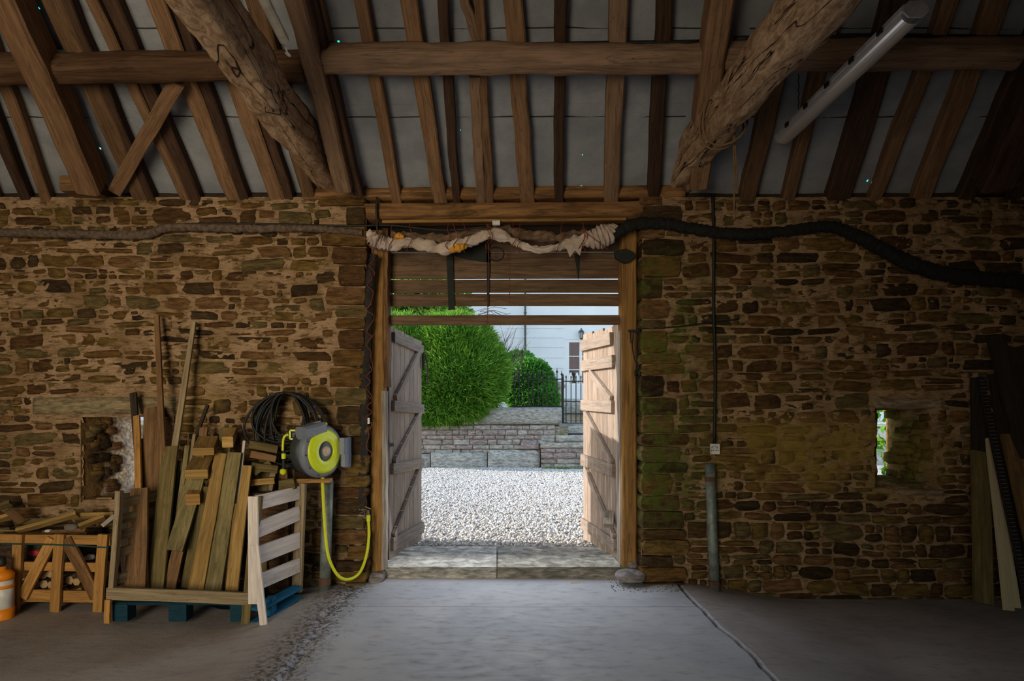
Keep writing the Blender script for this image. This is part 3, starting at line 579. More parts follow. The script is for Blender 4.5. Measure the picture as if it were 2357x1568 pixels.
# ---- threshold
M_SLAB = stone_mat('threshold_slab', False, [(0, (.62, .60, .50)), (.5, (.64, .60, .52))], False); M_SLAB2 = stone_mat('rough_threshold_slab', False, [(0, (.44, .40, .32)), (.5, (.42, .39, .3))], False)
th = T('threshold', (0.05, .5, 0), 'worn stone doorstep of two slabs across the doorway', 'doorstep')
for x0, x1, mt, sd in ((886, 1143, M_SLAB, 3), (1145, 1428, M_SLAB2, 4)):
    a = P(x0, 1318, .16); c_ = P(x1, 1318, .16); xx = np.linspace(a.x, c_.x, 60); yy = np.linspace(.16, .93, 40); X, Y = np.meshgrid(xx, yy, indexing='ij')
    Z = .118+.006*fbm(X*4, Y*4, 4, sd)-.012*sstep(.2, .16, Y); Y2 = Y+.012*fbm(X*5, X*0+1, 3, sd+2)*sstep(.5, .16, Y)-.0*Y
    b = MB(); V = np.stack([X, Y2, Z], -1).reshape(-1, 3); nx, ny = 60, 40; fs = grid_faces(nx, ny).tolist(); V = V.tolist(); base = len(V)
    rim = [i*ny for i in range(nx)]+[(nx-1)*ny+j for j in range(1, ny)]+[i*ny+ny-1 for i in range(nx-2, -1, -1)]+[j for j in range(ny-2, 0, -1)]
    for k in rim: V.append((V[k][0], V[k][1]+.01, -.05))
    for k in range(len(rim)): m_ = (k+1) % len(rim); fs.append([rim[k], rim[m_], base+m_, base+k])
    b.add(V, fs); b.build('slab', mt, th, True)
def boulder(name, px, py, Y, sx, sy, sz, mat, lb, seed, cat='stone', parent=None):
    c_ = P(px, py, Y); b = MB(); n, m_ = 18, 12; vs = []
    for i in range(1, m_):
        ph = math.pi*i/m_
        for j in range(n):
            a = 2*math.pi*j/n; v = Vector((math.sin(ph)*math.cos(a), math.sin(ph)*math.sin(a), math.cos(ph))); k = 1+.14*float(fbm(np.array([v.x*1.6+seed]), np.array([v.z*1.6+v.y]), 3, seed)[0])
            vs.append(c_+Vector((math.copysign(abs(v.x)**.75, v.x)*sx*k, math.copysign(abs(v.y)**.8, v.y)*sy*k, math.copysign(abs(v.z)**.75, v.z)*sz*k)))
    fs = [(i*n+j, (i+1)*n+j, (i+1)*n+(j+1) % n, i*n+(j+1) % n) for i in range(m_-2) for j in range(n)]; fs += [tuple(range(n)), tuple(range((m_-2)*n+n-1, (m_-2)*n-1, -1))]
    b.add(vs, fs); return b.build(name, mat, parent, True, lb, cat)
M_PAD = stone_mat('pad_stone', False, [(0, (.30, .26, .24)), (.5, (.33, .29, .26))], False)
boulder('pad_stone', 868, 1328, .12, .075, .12, .055, M_PAD, 'rounded grey stone under the left door post', 1)
boulder('pad_stone', 1450, 1326, .0, .13, .12, .05, M_PAD, 'long rounded grey boulder at the foot of the right door post', 2)
boulder('pad_stone', 1452, 1297, .2, .06, .1, .05, M_PAD, 'small brown stone under the right door post', 3)
# ================================================================== YARD, GARDEN, HOUSE
GZ = .085
def gravel_mat():
    t = NT('pale_gravel'); pos = t.pos; r = t.math('FRACT', t.math('ADD', t.isl, 0.)); c = t.ramp(r, [(0, (.50, .47, .43)), (.25, (.60, .585, .56)), (.5, (.40, .37, .34)), (.65, (.68, .67, .65)), (.85, (.30, .275, .25)), (.93, (.52, .47, .40))], 'CONSTANT')
    return t.out(c, .8, .2)
def gravel_bed():
    t = NT('gravel_bed'); pos = t.pos; v = t.n('TexVoronoi', i_Vector=pos, i_Scale=42.); n = t.noise(pos, 30, 4); big = t.noise(pos, .8, 4)
    c = t.mix(t.mr(n, .3, .7), (.40, .37, .34), (.58, .56, .53)); c = t.mix(t.mr(big, .5, .75, 0, .25), c, (.45, .38, .30)); t.bump(v.outputs[0], 1., .02); return t.out(c, .9, .1)
M_GR = gravel_mat(); xx = np.linspace(-18, 18, 120); yy = np.concatenate([np.linspace(.5, 9.6, 90), [12]]); X, Y = np.meshgrid(xx, yy, indexing='ij')
np_mesh('ground', np.stack([X, Y, GZ-.012+.012*fbm(X*1.5, Y*1.5, 3, 50)], -1).reshape(-1, 3), grid_faces(120, len(yy)), gravel_bed(), smooth=True, kind='structure', label='gravelled yard outside the doorway')
ph = (1+5**.5)/2; ico = np.array([(-1,ph,0),(1,ph,0),(-1,-ph,0),(1,-ph,0),(0,-1,ph),(0,1,ph),(0,-1,-ph),(0,1,-ph),(ph,0,-1),(ph,0,1),(-ph,0,-1),(-ph,0,1)])/1.9
icf = np.array([(0,11,5),(0,5,1),(0,1,7),(0,7,10),(0,10,11),(1,5,9),(5,11,4),(11,10,2),(10,7,6),(7,1,8),(3,9,4),(3,4,2),(3,2,6),(3,6,8),(3,8,9),(4,9,5),(2,4,11),(6,2,10),(8,6,7),(9,8,1)])
def pebbles(cx, cy, cz, s, name, mat, **kw):
    n = len(cx); q = rng.normal(size=(n, 4)); q /= np.linalg.norm(q, axis=1)[:, None]; a, b_, c_, d_ = q.T
    Rm = np.stack([1-2*(c_*c_+d_*d_), 2*(b_*c_-a*d_), 2*(b_*d_+a*c_), 2*(b_*c_+a*d_), 1-2*(b_*b_+d_*d_), 2*(c_*d_-a*b_), 2*(b_*d_-a*c_), 2*(c_*d_+a*b_), 1-2*(b_*b_+c_*c_)], -1).reshape(n, 3, 3)
    S = s[:, None]*rng.uniform(.55, 1.15, (n, 3)); V = (ico[None]*S[:, None, :])@Rm.transpose(0, 2, 1); V += rng.normal(size=V.shape)*(s*.07)[:, None, None]; V[..., 2] *= .75
    V += np.stack([cx, cy, cz], -1)[:, None, :]; Fc = icf[None]+(np.arange(n)*12)[:, None, None]
    return np_mesh(name, V.reshape(-1, 3), Fc.reshape(-1, 3), mat, **kw)
n = 46000; d = np.sqrt(rng.uniform(6.2**2, 14.9**2, n)); x = rng.uniform(-.24, .24, n)*d; y = d-CD
k = y > .95; x, y = x[k], y[k]; s = rng.uniform(.010, .023, len(x))*(1+.02*(y)); z = GZ+.004+.012*fbm(x*1.5, y*1.5, 3, 50)
pebbles(x, y, z, s, 'gravel', M_GR, label='loose pale gravel chippings', kind='stuff')
# ---- garden retaining wall and kerb
YG = 9.6
M_G1 = stone_mat('garden_wall_stone', False, [(0, (.33, .28, .25)), (.2, (.38, .34, .30)), (.4, (.34, .27, .25)), (.6, (.40, .37, .33)), (.8, (.35, .30, .27)), (.93, (.29, .26, .23))], False)
M_G2 = stone_mat('grey_kerb_stone', False, [(0, (.36, .35, .31)), (.5, (.42, .41, .37))], False)
M_G3 = stone_mat('pale_step_stone', False, [(0, (.44, .42, .37)), (.5, (.38, .36, .31))], False)
gw = T('garden_wall', (-1, YG, GZ), 'low retaining wall of pinkish grey stones above a kerb, under the clipped bush', 'wall')
def block(p0, p1, dep, mat, parent, name, sd, sq=.16, ch=None, **kw):
    c0 = Vector(((p0.x), p0.y+dep/2, (p0.z+p1.z)/2)); c1 = Vector((p1.x, p0.y+dep/2, (p0.z+p1.z)/2))
    return MB().log(c0, c1, dep, abs(p1.z-p0.z), 12, 16, .012, (0, 0, 1), sq, sd).build(name, mat, parent, True, **kw)
ed = [1243, 1122, 992, 870, 745, 620]
for i in range(5):
    z1 = P(0, 1038+.028*(1243-ed[i]) if i else 1036, YG).z; block(Vector((P(ed[i+1]+1, 0, YG).x, YG-.12, GZ-.08)), Vector((P(ed[i]-1, 0, YG).x, YG-.12, z1)), .3, M_G2, gw, 'kerb_stone', 20+i)
top = P(0, 981, YG).z; z = .42; 
while z < top-.03:
    h = min(random.uniform(.09, .15), top-z+.02); x = -5.2
    while x < P(1276, 0, YG).x:
        wd = random.uniform(.16, .5); xe = min(x+wd, P(1278, 0, YG).x); zz = z+.0*x
        if xe-x > .08: block(Vector((x+.006, YG+random.uniform(-.015, .015), zz+.005)), Vector((xe-.006, YG, zz+h-.005)), .2, M_G1, gw, 'stone', random.randrange(99))
        x = xe
        if xe >= P(1277, 0, YG).x: break
    z += h
MB().box((-5.2, YG+.04, -.1), (1.7, YG+.4, top-.01)).build('joint_mortar', mortar_mat('garden_mortar', ((.42, .38, .34), (.30, .27, .24))), gw)
a = P(1100, 977, YG+.05); c_ = P(1293, 938, YG+.05); block(a, c_, .55, M_G2, gw, 'coping_block', 5, .12, label='large pale grey coping block beside the steps')
block(P(1243, 1035, YG-.08)-Vector((.45, 0, 0)), P(1241, 1018, YG-.08), .2, M_G1, gw, 'stone', 7)
st = T('garden_steps', (1.6, YG-.2, GZ), 'grey stone steps rising to the iron gate beside the retaining wall', 'steps')
XR = 4.2
for (x0, x1, y0, y1, Yq) in ((1245, None, 1032, 1020, YG-.25), (1245, 1277, 1018, 1002, YG+.0), (1279, None, 1018, 1002, YG+.0), (1277, None, 999, 982, YG+.25)):
    a = P(x0, y0, Yq); c_ = P(x1, y1, Yq) if x1 else Vector((XR, Yq, P(0, y1, Yq).z)); block(a, Vector((c_.x, c_.y, c_.z)), .8, M_G3 if y0 > 1030 else M_G2, st, 'step_block', random.randrange(99), .1)
z = GZ-.03; ztop = P(0, 1033, YG-.25).z
while z < ztop-.02:
    h = min(random.uniform(.09, .15), ztop-z); x = P(1246, 0, YG-.25).x
    while x < XR:
        wd = random.uniform(.25, .6); block(Vector((x+.005, YG-.24+random.uniform(-.015, .01), z+.004)), Vector((min(x+wd, XR)-.005, YG-.24, z+h-.004)), .5, M_G1, st, 'stone', random.randrange(99)); x += wd
    z += h
MB().box((P(1250, 0, YG).x, YG-.2, -.1), (XR, YG+.6, ztop+.03)).build('core', M_G2, st)
# upper garden
M_GRASS = plain('grass', (.10, .22, .03), .9, nz=.4, sc=30, bs=.6)
TZ = P(0, 978, YG+.3).z
MB().box((-16, YG+.35, -.2), (P(1290, 0, YG).x, 15, TZ)).build('garden_terrace', plain('garden_soil', (.14, .12, .07), .95, nz=.4), kind='structure', label='raised garden bed behind the retaining wall')
MB().box((P(1290, 0, YG).x+.0, YG+1.0, -.2), (16, 15, TZ)).build('garden_path', plain('flagged_path', (.42, .40, .36), .9, nz=.3, sc=3), kind='structure', label='pale path behind the iron gate')
for i, (y0, y1, Yq) in enumerate(((953, 926, 13.6), (926, 918, 14.3))):
    block(P(1292, y0, Yq), P(1460, y1, Yq), 1.2, M_G2, None, 'doorstep', 60+i, .1, label=('lower grey doorstep in front of the white house', 'upper narrow grey doorstep in front of the white house')[i], cat='step')
# grass strip
def blades(name, cx, cy, cz, dirs, L, Wd, mat, seg=2, droop=.25, **kw):
    n = len(cx); d = dirs/np.linalg.norm(dirs, axis=1)[:, None]; up = np.array([0, 0, 1.]); sd = np.cross(d, rng.normal(size=(n, 3))); sd /= np.linalg.norm(sd, axis=1)[:, None]
    V = []; 
    for i in range(seg+1):
        t = i/seg; c = np.stack([cx, cy, cz], -1)+d*(L*t)[:, None]-up*(droop*L*t*t)[:, None]; wq = (Wd*(1-.15*i if i < seg else .12)*(.6 if i == 0 else 1))[:, None]
        V += [c-sd*wq, c+sd*wq]
    V = np.stack(V, 1).reshape(-1, 3); m = 2*(seg+1); f = np.array([[2*i, 2*i+1, 2*i+3, 2*i+2] for i in range(seg)]); Fc = (f[None]+(np.arange(n)*m)[:, None, None]).reshape(-1, 4)
    return np_mesh(name, V, Fc, mat, **kw)
def leaf_mat(name, c1, c2, c3, tl=.45):
    t = NT(name); c = t.ramp(t.isl, [(0, c1), (.5, c2), (1, c3)]); n = t.noise(t.pos, 2.5, 3); c = t.mix(t.mr(n, .4, .65, 0, .5), c, c1)
    m = t.out(c, .5, .35); tr = t.n('BsdfTranslucent'); t.set(tr.inputs[0], c); mx = t.n('MixShader'); mx.inputs[0].default_value = tl
    t.t.links.new(t.b.outputs[0], mx.inputs[1]); t.t.links.new(tr.outputs[0], mx.inputs[2]); t.t.links.new(mx.outputs[0], t.t.nodes['Material Output'].inputs[0]); return m
M_LF = leaf_mat('bright_conifer', (.05, .19, .012), (.16, .40, .03), (.42, .56, .10)); M_LF2 = leaf_mat('rose_leaves', (.05, .2, .03), (.12, .38, .05), (.22, .48, .08)); M_IVY = leaf_mat('ivy_leaves', (.05, .22, .01), (.14, .42, .02), (.35, .6, .05))
M_TWIG = plain('twig_bark', (.14, .10, .07), .9)
n = 700; x = rng.uniform(P(1250, 0, YG-.3).x, 4, n); y = YG-.3-rng.uniform(0, .22, n); z = np.full(n, GZ)
blades('grass_strip', x, y, z, rng.normal(size=(n, 3))*.35+[0, 0, 1], rng.uniform(.05, .13, n), np.full(n, .006), M_GRASS, kind='stuff', label='narrow strip of green grass under the steps', cat='grass')
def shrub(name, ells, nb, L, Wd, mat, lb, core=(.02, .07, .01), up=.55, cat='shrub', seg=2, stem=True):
    root = T(name, (ells[0][0], ells[0][1], TZ), lb, cat)
    b = MB()
    for (cx, cy, cz, rx, ry, rz) in ells: b.lathe([(max(.001, .86*math.sin(math.pi*i/12)), -.86*math.cos(math.pi*i/12)) for i in range(13)], (0, 0, 0), n=24); m0 = len(b.v)-13*24; b.v[m0:] = [(cx+v[0]*rx, cy+v[1]*ry, cz+v[2]*rz) for v in b.v[m0:]]
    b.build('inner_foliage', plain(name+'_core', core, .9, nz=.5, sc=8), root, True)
    P_ = []; D_ = []; tot = sum(e[3]*e[5] for e in ells)
    for (cx, cy, cz, rx, ry, rz) in ells:
        k = int(nb*rx*rz/tot); q = rng.normal(size=(k, 3)); q[:, 1] = -np.abs(q[:, 1])*1.0+.25*rng.random(k); q /= np.linalg.norm(q, axis=1)[:, None]
        r = .84+.14*rng.random(k)+.05*fbm(q[:, 0]*5+cx, q[:, 2]*5, 3, 60); c = np.array([cx, cy, cz])+q*np.array([rx, ry, rz])*r[:, None]; P_.append(c); D_.append(q+np.array([0, 0, up])+rng.normal(size=(k, 3))*.42)
    c = np.concatenate(P_); dd = np.concatenate(D_); n = len(c)
    blades('foliage', c[:, 0], c[:, 1], c[:, 2], dd, L*rng.uniform(.6, 1.25, n), Wd*rng.uniform(.7, 1.2, n), mat, seg, .15, parent=root, kind='stuff')
    if stem: MB().tube([(ells[0][0], ells[0][1], TZ-.02), (ells[0][0]+.05, ells[0][1], ells[0][2])], .06, 7).build('stem', M_TWIG, root)
    return root
def E(px, py, Y, rx, ry, rz): p = P(px, py, Y); return (p.x, p.y, p.z, rx, ry, rz)
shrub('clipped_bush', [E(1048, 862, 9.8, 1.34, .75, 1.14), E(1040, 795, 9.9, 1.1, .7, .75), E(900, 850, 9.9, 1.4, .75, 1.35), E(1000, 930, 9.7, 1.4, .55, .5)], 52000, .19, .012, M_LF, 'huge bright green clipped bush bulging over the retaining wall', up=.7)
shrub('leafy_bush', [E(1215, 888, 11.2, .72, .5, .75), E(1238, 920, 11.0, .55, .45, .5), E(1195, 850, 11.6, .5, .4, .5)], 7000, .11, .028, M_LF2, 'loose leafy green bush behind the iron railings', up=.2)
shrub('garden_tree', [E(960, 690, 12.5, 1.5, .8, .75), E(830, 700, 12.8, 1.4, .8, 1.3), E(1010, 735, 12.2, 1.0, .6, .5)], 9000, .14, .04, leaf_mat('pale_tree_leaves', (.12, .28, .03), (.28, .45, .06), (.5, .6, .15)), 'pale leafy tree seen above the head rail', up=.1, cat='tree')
# bare twigs right of the bush
b = MB()
for i in range(46):
    a = P(1150+random.uniform(-30, 40), 850+random.uniform(-40, 40), 10.2); q = Vector((random.uniform(-.1, .75), 0, random.uniform(.3, 1.1)))
    b.tube([a, a+q*.5+Vector((random.uniform(-.08, .08), 0, 0)), a+q*.85+Vector((random.uniform(-.15, .15), 0, random.uniform(-.1, .1)))], .006, 4, rs=[.008, .006, .002])
for i in range(12):
    a = P(1105+random.uniform(-20, 10), 722+random.uniform(-6, 10), 9.9); b.tube([a, a+Vector((.35, 0, .02+random.uniform(-.08, .12))), a+Vector((.65, 0, random.uniform(-.12, .2)))], .006, 4)
b.build('bare_twigs', M_TWIG, None, label='thin bare twigs sticking out right of the clipped bush', cat='twigs')
# ---- railings and gate
def bar(bm, px, y0, y1, Y, r=.012): bm.tube([P(px, y0, Y), P(px, y1, Y)], r, 6)
rl = T('iron_railings', P(1240, 938, 9.9), 'black iron railings with pointed finials on the coping block', 'railing')
for i in range(11):
    px = 1184+i*10.9; b = MB(); top_ = 863 if i != 9 else 857; bar(b, px, 942, top_, 9.9, .011); p = P(px, top_, 9.9); b.lathe([(.012, -.02), (.03, .01), (.012, .04), (.0015, .12)], p, n=6); b.build('railing_bar', M_IRON, rl)
for y in (873, 936): MB().beam(P(1180, y, 9.9), P(1297, y, 9.9), .02, .03).build('rail', M_IRON, rl)
gt = T('iron_gate', P(1320, 975, 9.95), 'black iron garden gate at the top of the steps', 'gate')
for i, px in enumerate([1296]+[1303+11.4*k for k in range(9)]):
    b = MB(); bar(b, px, 975, 870 if i else 867, 9.95, .011 if i else .022); p = P(px, 870 if i else 867, 9.95); b.lathe([(.012, -.01), (.02, .02), (.001, .07)], p, n=6); b.build('gate_bar', M_IRON, gt)
for y in (878, 925, 953, 974): MB().beam(P(1296, y, 9.95), P(1395, y, 9.95), .02, .025).build('rail', M_IRON, gt)
# sundial pedestal
b = MB(); c0 = P(1284, 936, 11.5); b.lathe([(.17, 0), (.17, .12), (.11, .15), (.10, .42), (.13, .46), (.2, .5), (.21, .58), (.17, .6), (.17, .66), (.001, .66)], c0, n=10); b.build('stone_pedestal', M_G3, None, False, 'small pale stone pedestal behind the railings', 'pedestal')
MB().box((c0.x-.25, c0.y-.25, TZ-.02), (c0.x+.25, c0.y+.25, c0.z)).build('pedestal_plinth', M_G3, None, label='square plinth block under the stone pedestal', cat='plinth')
# ---- house
YH = 15.0
def paint():
    t = NT('white_painted_brick'); pos = t.pos; br = t.n('TexBrick', i_Vector=t.map(t.n('CombineXYZ', i_0=t.n('SeparateXYZ', i_0=pos).outputs[0], i_1=t.n('SeparateXYZ', i_0=pos).outputs[2]).outputs[0], (1, 1, 1)))
    br.inputs['Scale'].default_value = 4.4; br.inputs['Mortar Size'].default_value = .012; n = t.noise(pos, 1.2, 4); f = t.noise(t.map(pos, (1, 1, 8)), 6, 4)
    c = t.mix(t.mr(n, .35, .7), (.80, .81, .82), (.86, .87, .87)); c = t.mix(t.mr(f, .6, .8, 0, .3), c, (.66, .67, .68)); t.bump(t.math('SUBTRACT', 1., br.outputs['Fac']), .35, .006); return t.out(c, .8, .2)
M_HW = paint(); M_WP = plain('white_gloss_paint', (.85, .85, .84), .4, nz=.03)
ho = T('house', (0, YH, TZ), 'white painted house across the yard with a sash window', 'house')
wx0, wx1 = P(1303, 0, YH).x, P(1303, 0, YH).x+1.0; wz1 = P(0, 781, YH).z; wz0 = P(0, 886, YH).z
b = MB(); b.box((-14, YH, -.3), (wx0, YH+.3, 9)); b.box((wx1, YH, -.3), (14, YH+.3, 9)); b.box((wx0, YH, wz1), (wx1, YH+.3, 9)); b.box((wx0, YH, -.3), (wx1, YH+.3, wz0)); b.build('house_wall', M_HW, ho)
for y in (756, 778, 800, 824, 848): z = P(0, y, YH).z; MB().tube([(P(1165, 0, YH).x, YH-.015, z+.004), (P(1298, 0, YH).x, YH-.015, z)], .004, 4).build('wall_wire', plain('grey_wire%d' % y, (.5, .52, .54)), ho)
wf = MB(); wf.box((wx0, YH+.02, wz0), (wx0+.1, YH+.12, wz1)); wf.box((wx1-.1, YH+.02, wz0), (wx1, YH+.12, wz1)); wf.box((wx0+.1, YH+.02, wz1-.1), (wx1-.1, YH+.12, wz1)); wf.box((wx0+.1, YH+.02, wz0), (wx1-.1, YH+.12, wz0+.05))
mx_ = wx0+.44; wf.box((mx_, YH+.04, wz0+.05), (mx_+.09, YH+.1, wz1-.1))
zz = [P(0, y, YH).z for y in (820, 851)]
for z in zz: wf.box((wx0+.1, YH+.05, z-.015), (mx_, YH+.1, z+.015)); wf.box((mx_+.09, YH+.05, z-.015), (wx1-.1, YH+.1, z+.015))
wfo = wf.build('window_frame', M_WP, ho)
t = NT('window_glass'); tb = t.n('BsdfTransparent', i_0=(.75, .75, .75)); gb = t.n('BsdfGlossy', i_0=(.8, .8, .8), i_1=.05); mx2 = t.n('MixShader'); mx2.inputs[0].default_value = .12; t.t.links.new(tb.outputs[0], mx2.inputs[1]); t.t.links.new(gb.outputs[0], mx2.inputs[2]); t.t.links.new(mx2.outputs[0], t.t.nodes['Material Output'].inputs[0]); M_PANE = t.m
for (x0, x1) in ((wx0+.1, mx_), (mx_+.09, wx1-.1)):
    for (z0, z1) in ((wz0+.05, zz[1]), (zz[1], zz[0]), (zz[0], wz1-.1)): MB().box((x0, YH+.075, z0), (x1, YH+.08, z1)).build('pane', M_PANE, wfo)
MB().box((wx0-.3, YH+.5, wz0-.3), (wx1+.3, YH+.6, wz1+.3)).build('dark_room', plain('unlit_interior', (.02, .017, .015), .9), ho)
# pleated red sheet imitates roof tiles reflected in panes, white vases on the sill
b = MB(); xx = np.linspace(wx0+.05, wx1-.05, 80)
V = [(x, YH+.10+.015*math.sin(x*55), z) for x in xx for z in (zz[1]-.02, wz1)]; b.add(V, [(2*i, 2*i+1, 2*i+3, 2*i+2) for i in range(79)]); b.build('tile_reflection', plain('rust_reflection', (.50, .20, .13), .9), ho)
for i, dx in enumerate((.13, .34, .62, .82)): MB().lathe([(.04, 0), (.07, .12), (.06, .25), (.03, .3), (.05, .34), (.001, .34)], (wx0+dx+.02, YH+.068-.02, wz0+.055), n=10).build('vase_ornament', M_WP, ho, True)
M_DP = plain('dark_downpipe', (.05, .065, .06), .5)
b = MB(); b.tube([P(1209, 1000, YH-.1), P(1209, 560, YH-.1)], .032, 8); 
for y in (720, 812, 900): b.tube([P(1209, y+1.2, YH-.1), P(1209, y-1.2, YH-.1)], .05, 8)
b.build('downpipe', M_DP, ho)
lm = T('wall_lantern', P(1338, 785, YH), 'small black lantern on the white house wall', 'lantern'); c0 = P(1338, 782, YH-.14)
b = MB(); b.lathe([(.02, 0), (.05, .03), (.055, .05)], c0, n=6); b.lathe([(.1, .24), (.07, .29), (.025, .33), (.02, .36), (.001, .38)], c0, n=6)
for k in range(6): a = k*math.pi/3; b.beam(c0+Vector((.05*math.cos(a), .05*math.sin(a), .05)), c0+Vector((.09*math.cos(a), .09*math.sin(a), .24)), .01, .01)
b.beam(c0+Vector((0, .14, .2)), c0+Vector((0, 0, .34)), .015, .015, (1, 0, 0)); b.build('lantern_frame', M_DP, lm)
gl = NT('lantern_glass'); gl.out((.6, .65, .62), .1, .5, Transmission_Weight=.8); MB().lathe([(.045, .05), (.08, .24)], c0, n=6).build('lantern_glass', gl.m, lm)
# ivy outside the narrow slit
n = 500; pz = P(0, 1030, .6).z; x = rng.uniform(3.45, 3.95, n); y = rng.uniform(.56, .85, n); z = rng.uniform(.7, 1.65, n)
blades('ivy', x, y, z, rng.normal(size=(n, 3)), rng.uniform(.04, .09, n), np.full(n, .022), M_IVY, 2, .2, kind='stuff', label='bright green ivy growing outside the narrow right slit', cat='ivy')
# ================================================================== THINGS IN THE BARN
M_YEL = plain('yellow_green_plastic', (.62, .72, .015), .35, nz=.05); M_GRYP = plain('grey_plastic', (.16, .18, .22), .5, nz=.08); M_DGRY = plain('dark_grey_plastic', (.035, .037, .04), .5, nz=.1)
M_HOSE = plain('yellow_hose_rubber', (.66, .68, .02), .4, nz=.05); M_BEIGE = plain('beige_label', (.55, .42, .30), .6); M_WHITEP = plain('white_plastic', (.72, .70, .66), .45)
# ---- hose reel
Yr = -.36; rc = P(748, 1039, Yr); ax = Vector((math.sin(math.radians(60)), -math.cos(math.radians(60)), 0)); up = Vector((0, 0, 1)); sd = ax.cross(up); tl = -sd     # tl: towards the wall bracket side
hr = T('hose_reel', (rc.x, rc.y, rc.z-.22), 'grey and lime green garden hose reel mounted on the wall', 'hose reel')
MB().lathe([(.02, -.15), (.17, -.15), (.195, -.13), (.2, -.1), (.2, -.02)], rc-ax*.05, ax, 40).build('drum_case', M_DGRY, hr, True)
MB().lathe([(.19, -.03), (.212, -.025), (.216, .0), (.21, .03), (.19, .045), (.178, .046)], rc-ax*.05, ax, 48).build('front_rim', M_GRYP, hr, True)
MB().lathe([(.178, .035), (.176, .052), (.15, .066), (.135, .062), (.12, .068), (.085, .072), (.078, .06), (.077, .045)], rc-ax*.05, ax, 48).build('side_disc', M_YEL, hr, True)
b = MB(); b.lathe([(.078, .05), (.001, .05)], rc-ax*.05, ax, 32)
q = Vector((0, 0, 1)).rotation_difference(ax)
for k in range(36):
    a = k*math.pi/18; p0 = rc-ax*.05+q@Vector((.042*math.cos(a), .042*math.sin(a), .068)); p1 = rc-ax*.05+q@Vector((.076*math.cos(a+.25), .076*math.sin(a+.25), .056)); b.beam(p0, p1, .0035, .004, ax)
b.build('hub_grille', M_GRYP, hr); MB().lathe([(.042, .055), (.04, .07), (.001, .073)], rc-ax*.05, ax, 24).build('hub_cap', M_BEIGE, hr, True)
# upper spout housing with lime frame (towards picture left of the case)
base = rc-ax*.05
def RL(u, v, w=0.): return base+sd*(-u if False else u)+up*v+ax*w
side = -1 if (P(700, 1000, Yr)-rc).dot(sd) < 0 else 1
def RQ(px, py, w=0.):           # point on the reel's disc plane offset w seen at a pixel
    o = Vector((0, -CD, EYE)); d = Vector(((px-VX)/F, 1, (VY-py)/F)); c = base+ax*w; k = (c-o).dot(ax)/d.dot(ax); return o+d*k
b = MB(); b.beam(RQ(694, 998, 0), RQ(738, 985, 0), .13, .1, (0, 0, 1), ch=.2); b.build('spout_housing', M_GRYP, hr)
b = MB(); f = [P(668, 991, Yr-.02), P(694, 991, Yr-.02), P(694, 1011, Yr-.02), P(668, 1011, Yr-.02)]
for i in range(4): b.beam(f[i], f[(i+1) % 4], .014, .012, (0, 1, 0))
b.build('spout_frame', M_YEL, hr); MB().beam(P(664, 1001, Yr+.04), P(696, 1001, Yr+.04), .09, .065, ch=.2).build('spout_box', M_DGRY, hr)
MB().beam(RQ(730, 979, .02), RQ(751, 976, .02), .025, .028, ch=.3).build('carry_grip', M_YEL, hr); MB().beam(P(708, 977, Yr), P(738, 970, Yr), .012, .012, ch=.3).build('lock_bar', M_ZINC, hr)
MB().add([RQ(x, y, .012) for x, y in ((704, 1004), (704, 997), (728, 995), (722, 1002), (713, 1011))], [(0, 1, 2, 3, 4)]).build('maker_label', M_BEIGE, hr)
b = MB()
for k in range(11): a = k*math.tau/11+.3; b.lathe([(.006, .03), (.006, .048), (.001, .048)], base+q@Vector((.194*math.cos(a), .194*math.sin(a), 0)), ax, 8)
b.build('screw', M_DGRY, hr)
b = MB(); b.beam(P(790, 1045, -.2), P(790, 1008, -.2), .06, .1, (0, 1, 0), ch=.2); b.beam(P(793, 1073, -.2), P(793, 1045, -.2), .05, .08, (0, 1, 0), ch=.2); b.build('pivot_arm', M_GRYP, hr)
b = MB(); b.beam(P(799, 1074, -.09), P(799, 1008, -.09), .05, .16, (0, 1, 0), ch=.15); b.tube([P(803, 1076, -.12), P(803, 1006, -.12)], .012, 8); b.build('wall_bracket', M_GRYP, hr)
b = MB(); b.tube([P(664, 1001, Yr-.02), P(656, 1004, Yr-.03), P(652, 1015, Yr-.03), P(651, 1038, Yr-.03)], .0105, 8, sub=5); b.build('hose_end', M_HOSE, hr, True)
MB().tube([P(653, 1044, Yr-.03), P(653, 1056, Yr-.03)], .018, 10).build('hose_connector', M_YEL, hr)
b = MB(); b.tube([P(653, 1038, Yr-.03), P(653, 1080, Yr-.03)], .014, 10, rs=None); b.build('hose_trigger', M_BLACK, hr); MB().lathe([(.001, -.028), (.022, -.018), (.028, 0), (.022, .018), (.001, .026)], P(652, 1086, Yr-.03), (.2, -1, .1), 16).build('hose_stop_ball', M_YEL, hr, True)
hz = -.32
MB().tube([P(742, 1100, Yr), P(744, 1150, hz), P(749, 1230, hz), P(757, 1285, hz), P(778, 1325, -.28), P(803, 1334, -.22), P(828, 1318, -.12), P(843, 1280, -.05), P(849, 1235, -.02), P(848, 1198, -.02)], .0125, 10, sub=8).build('yellow_hose', M_HOSE, None, True, 'yellow hose looping from the reel down and up to the tap', 'hose')
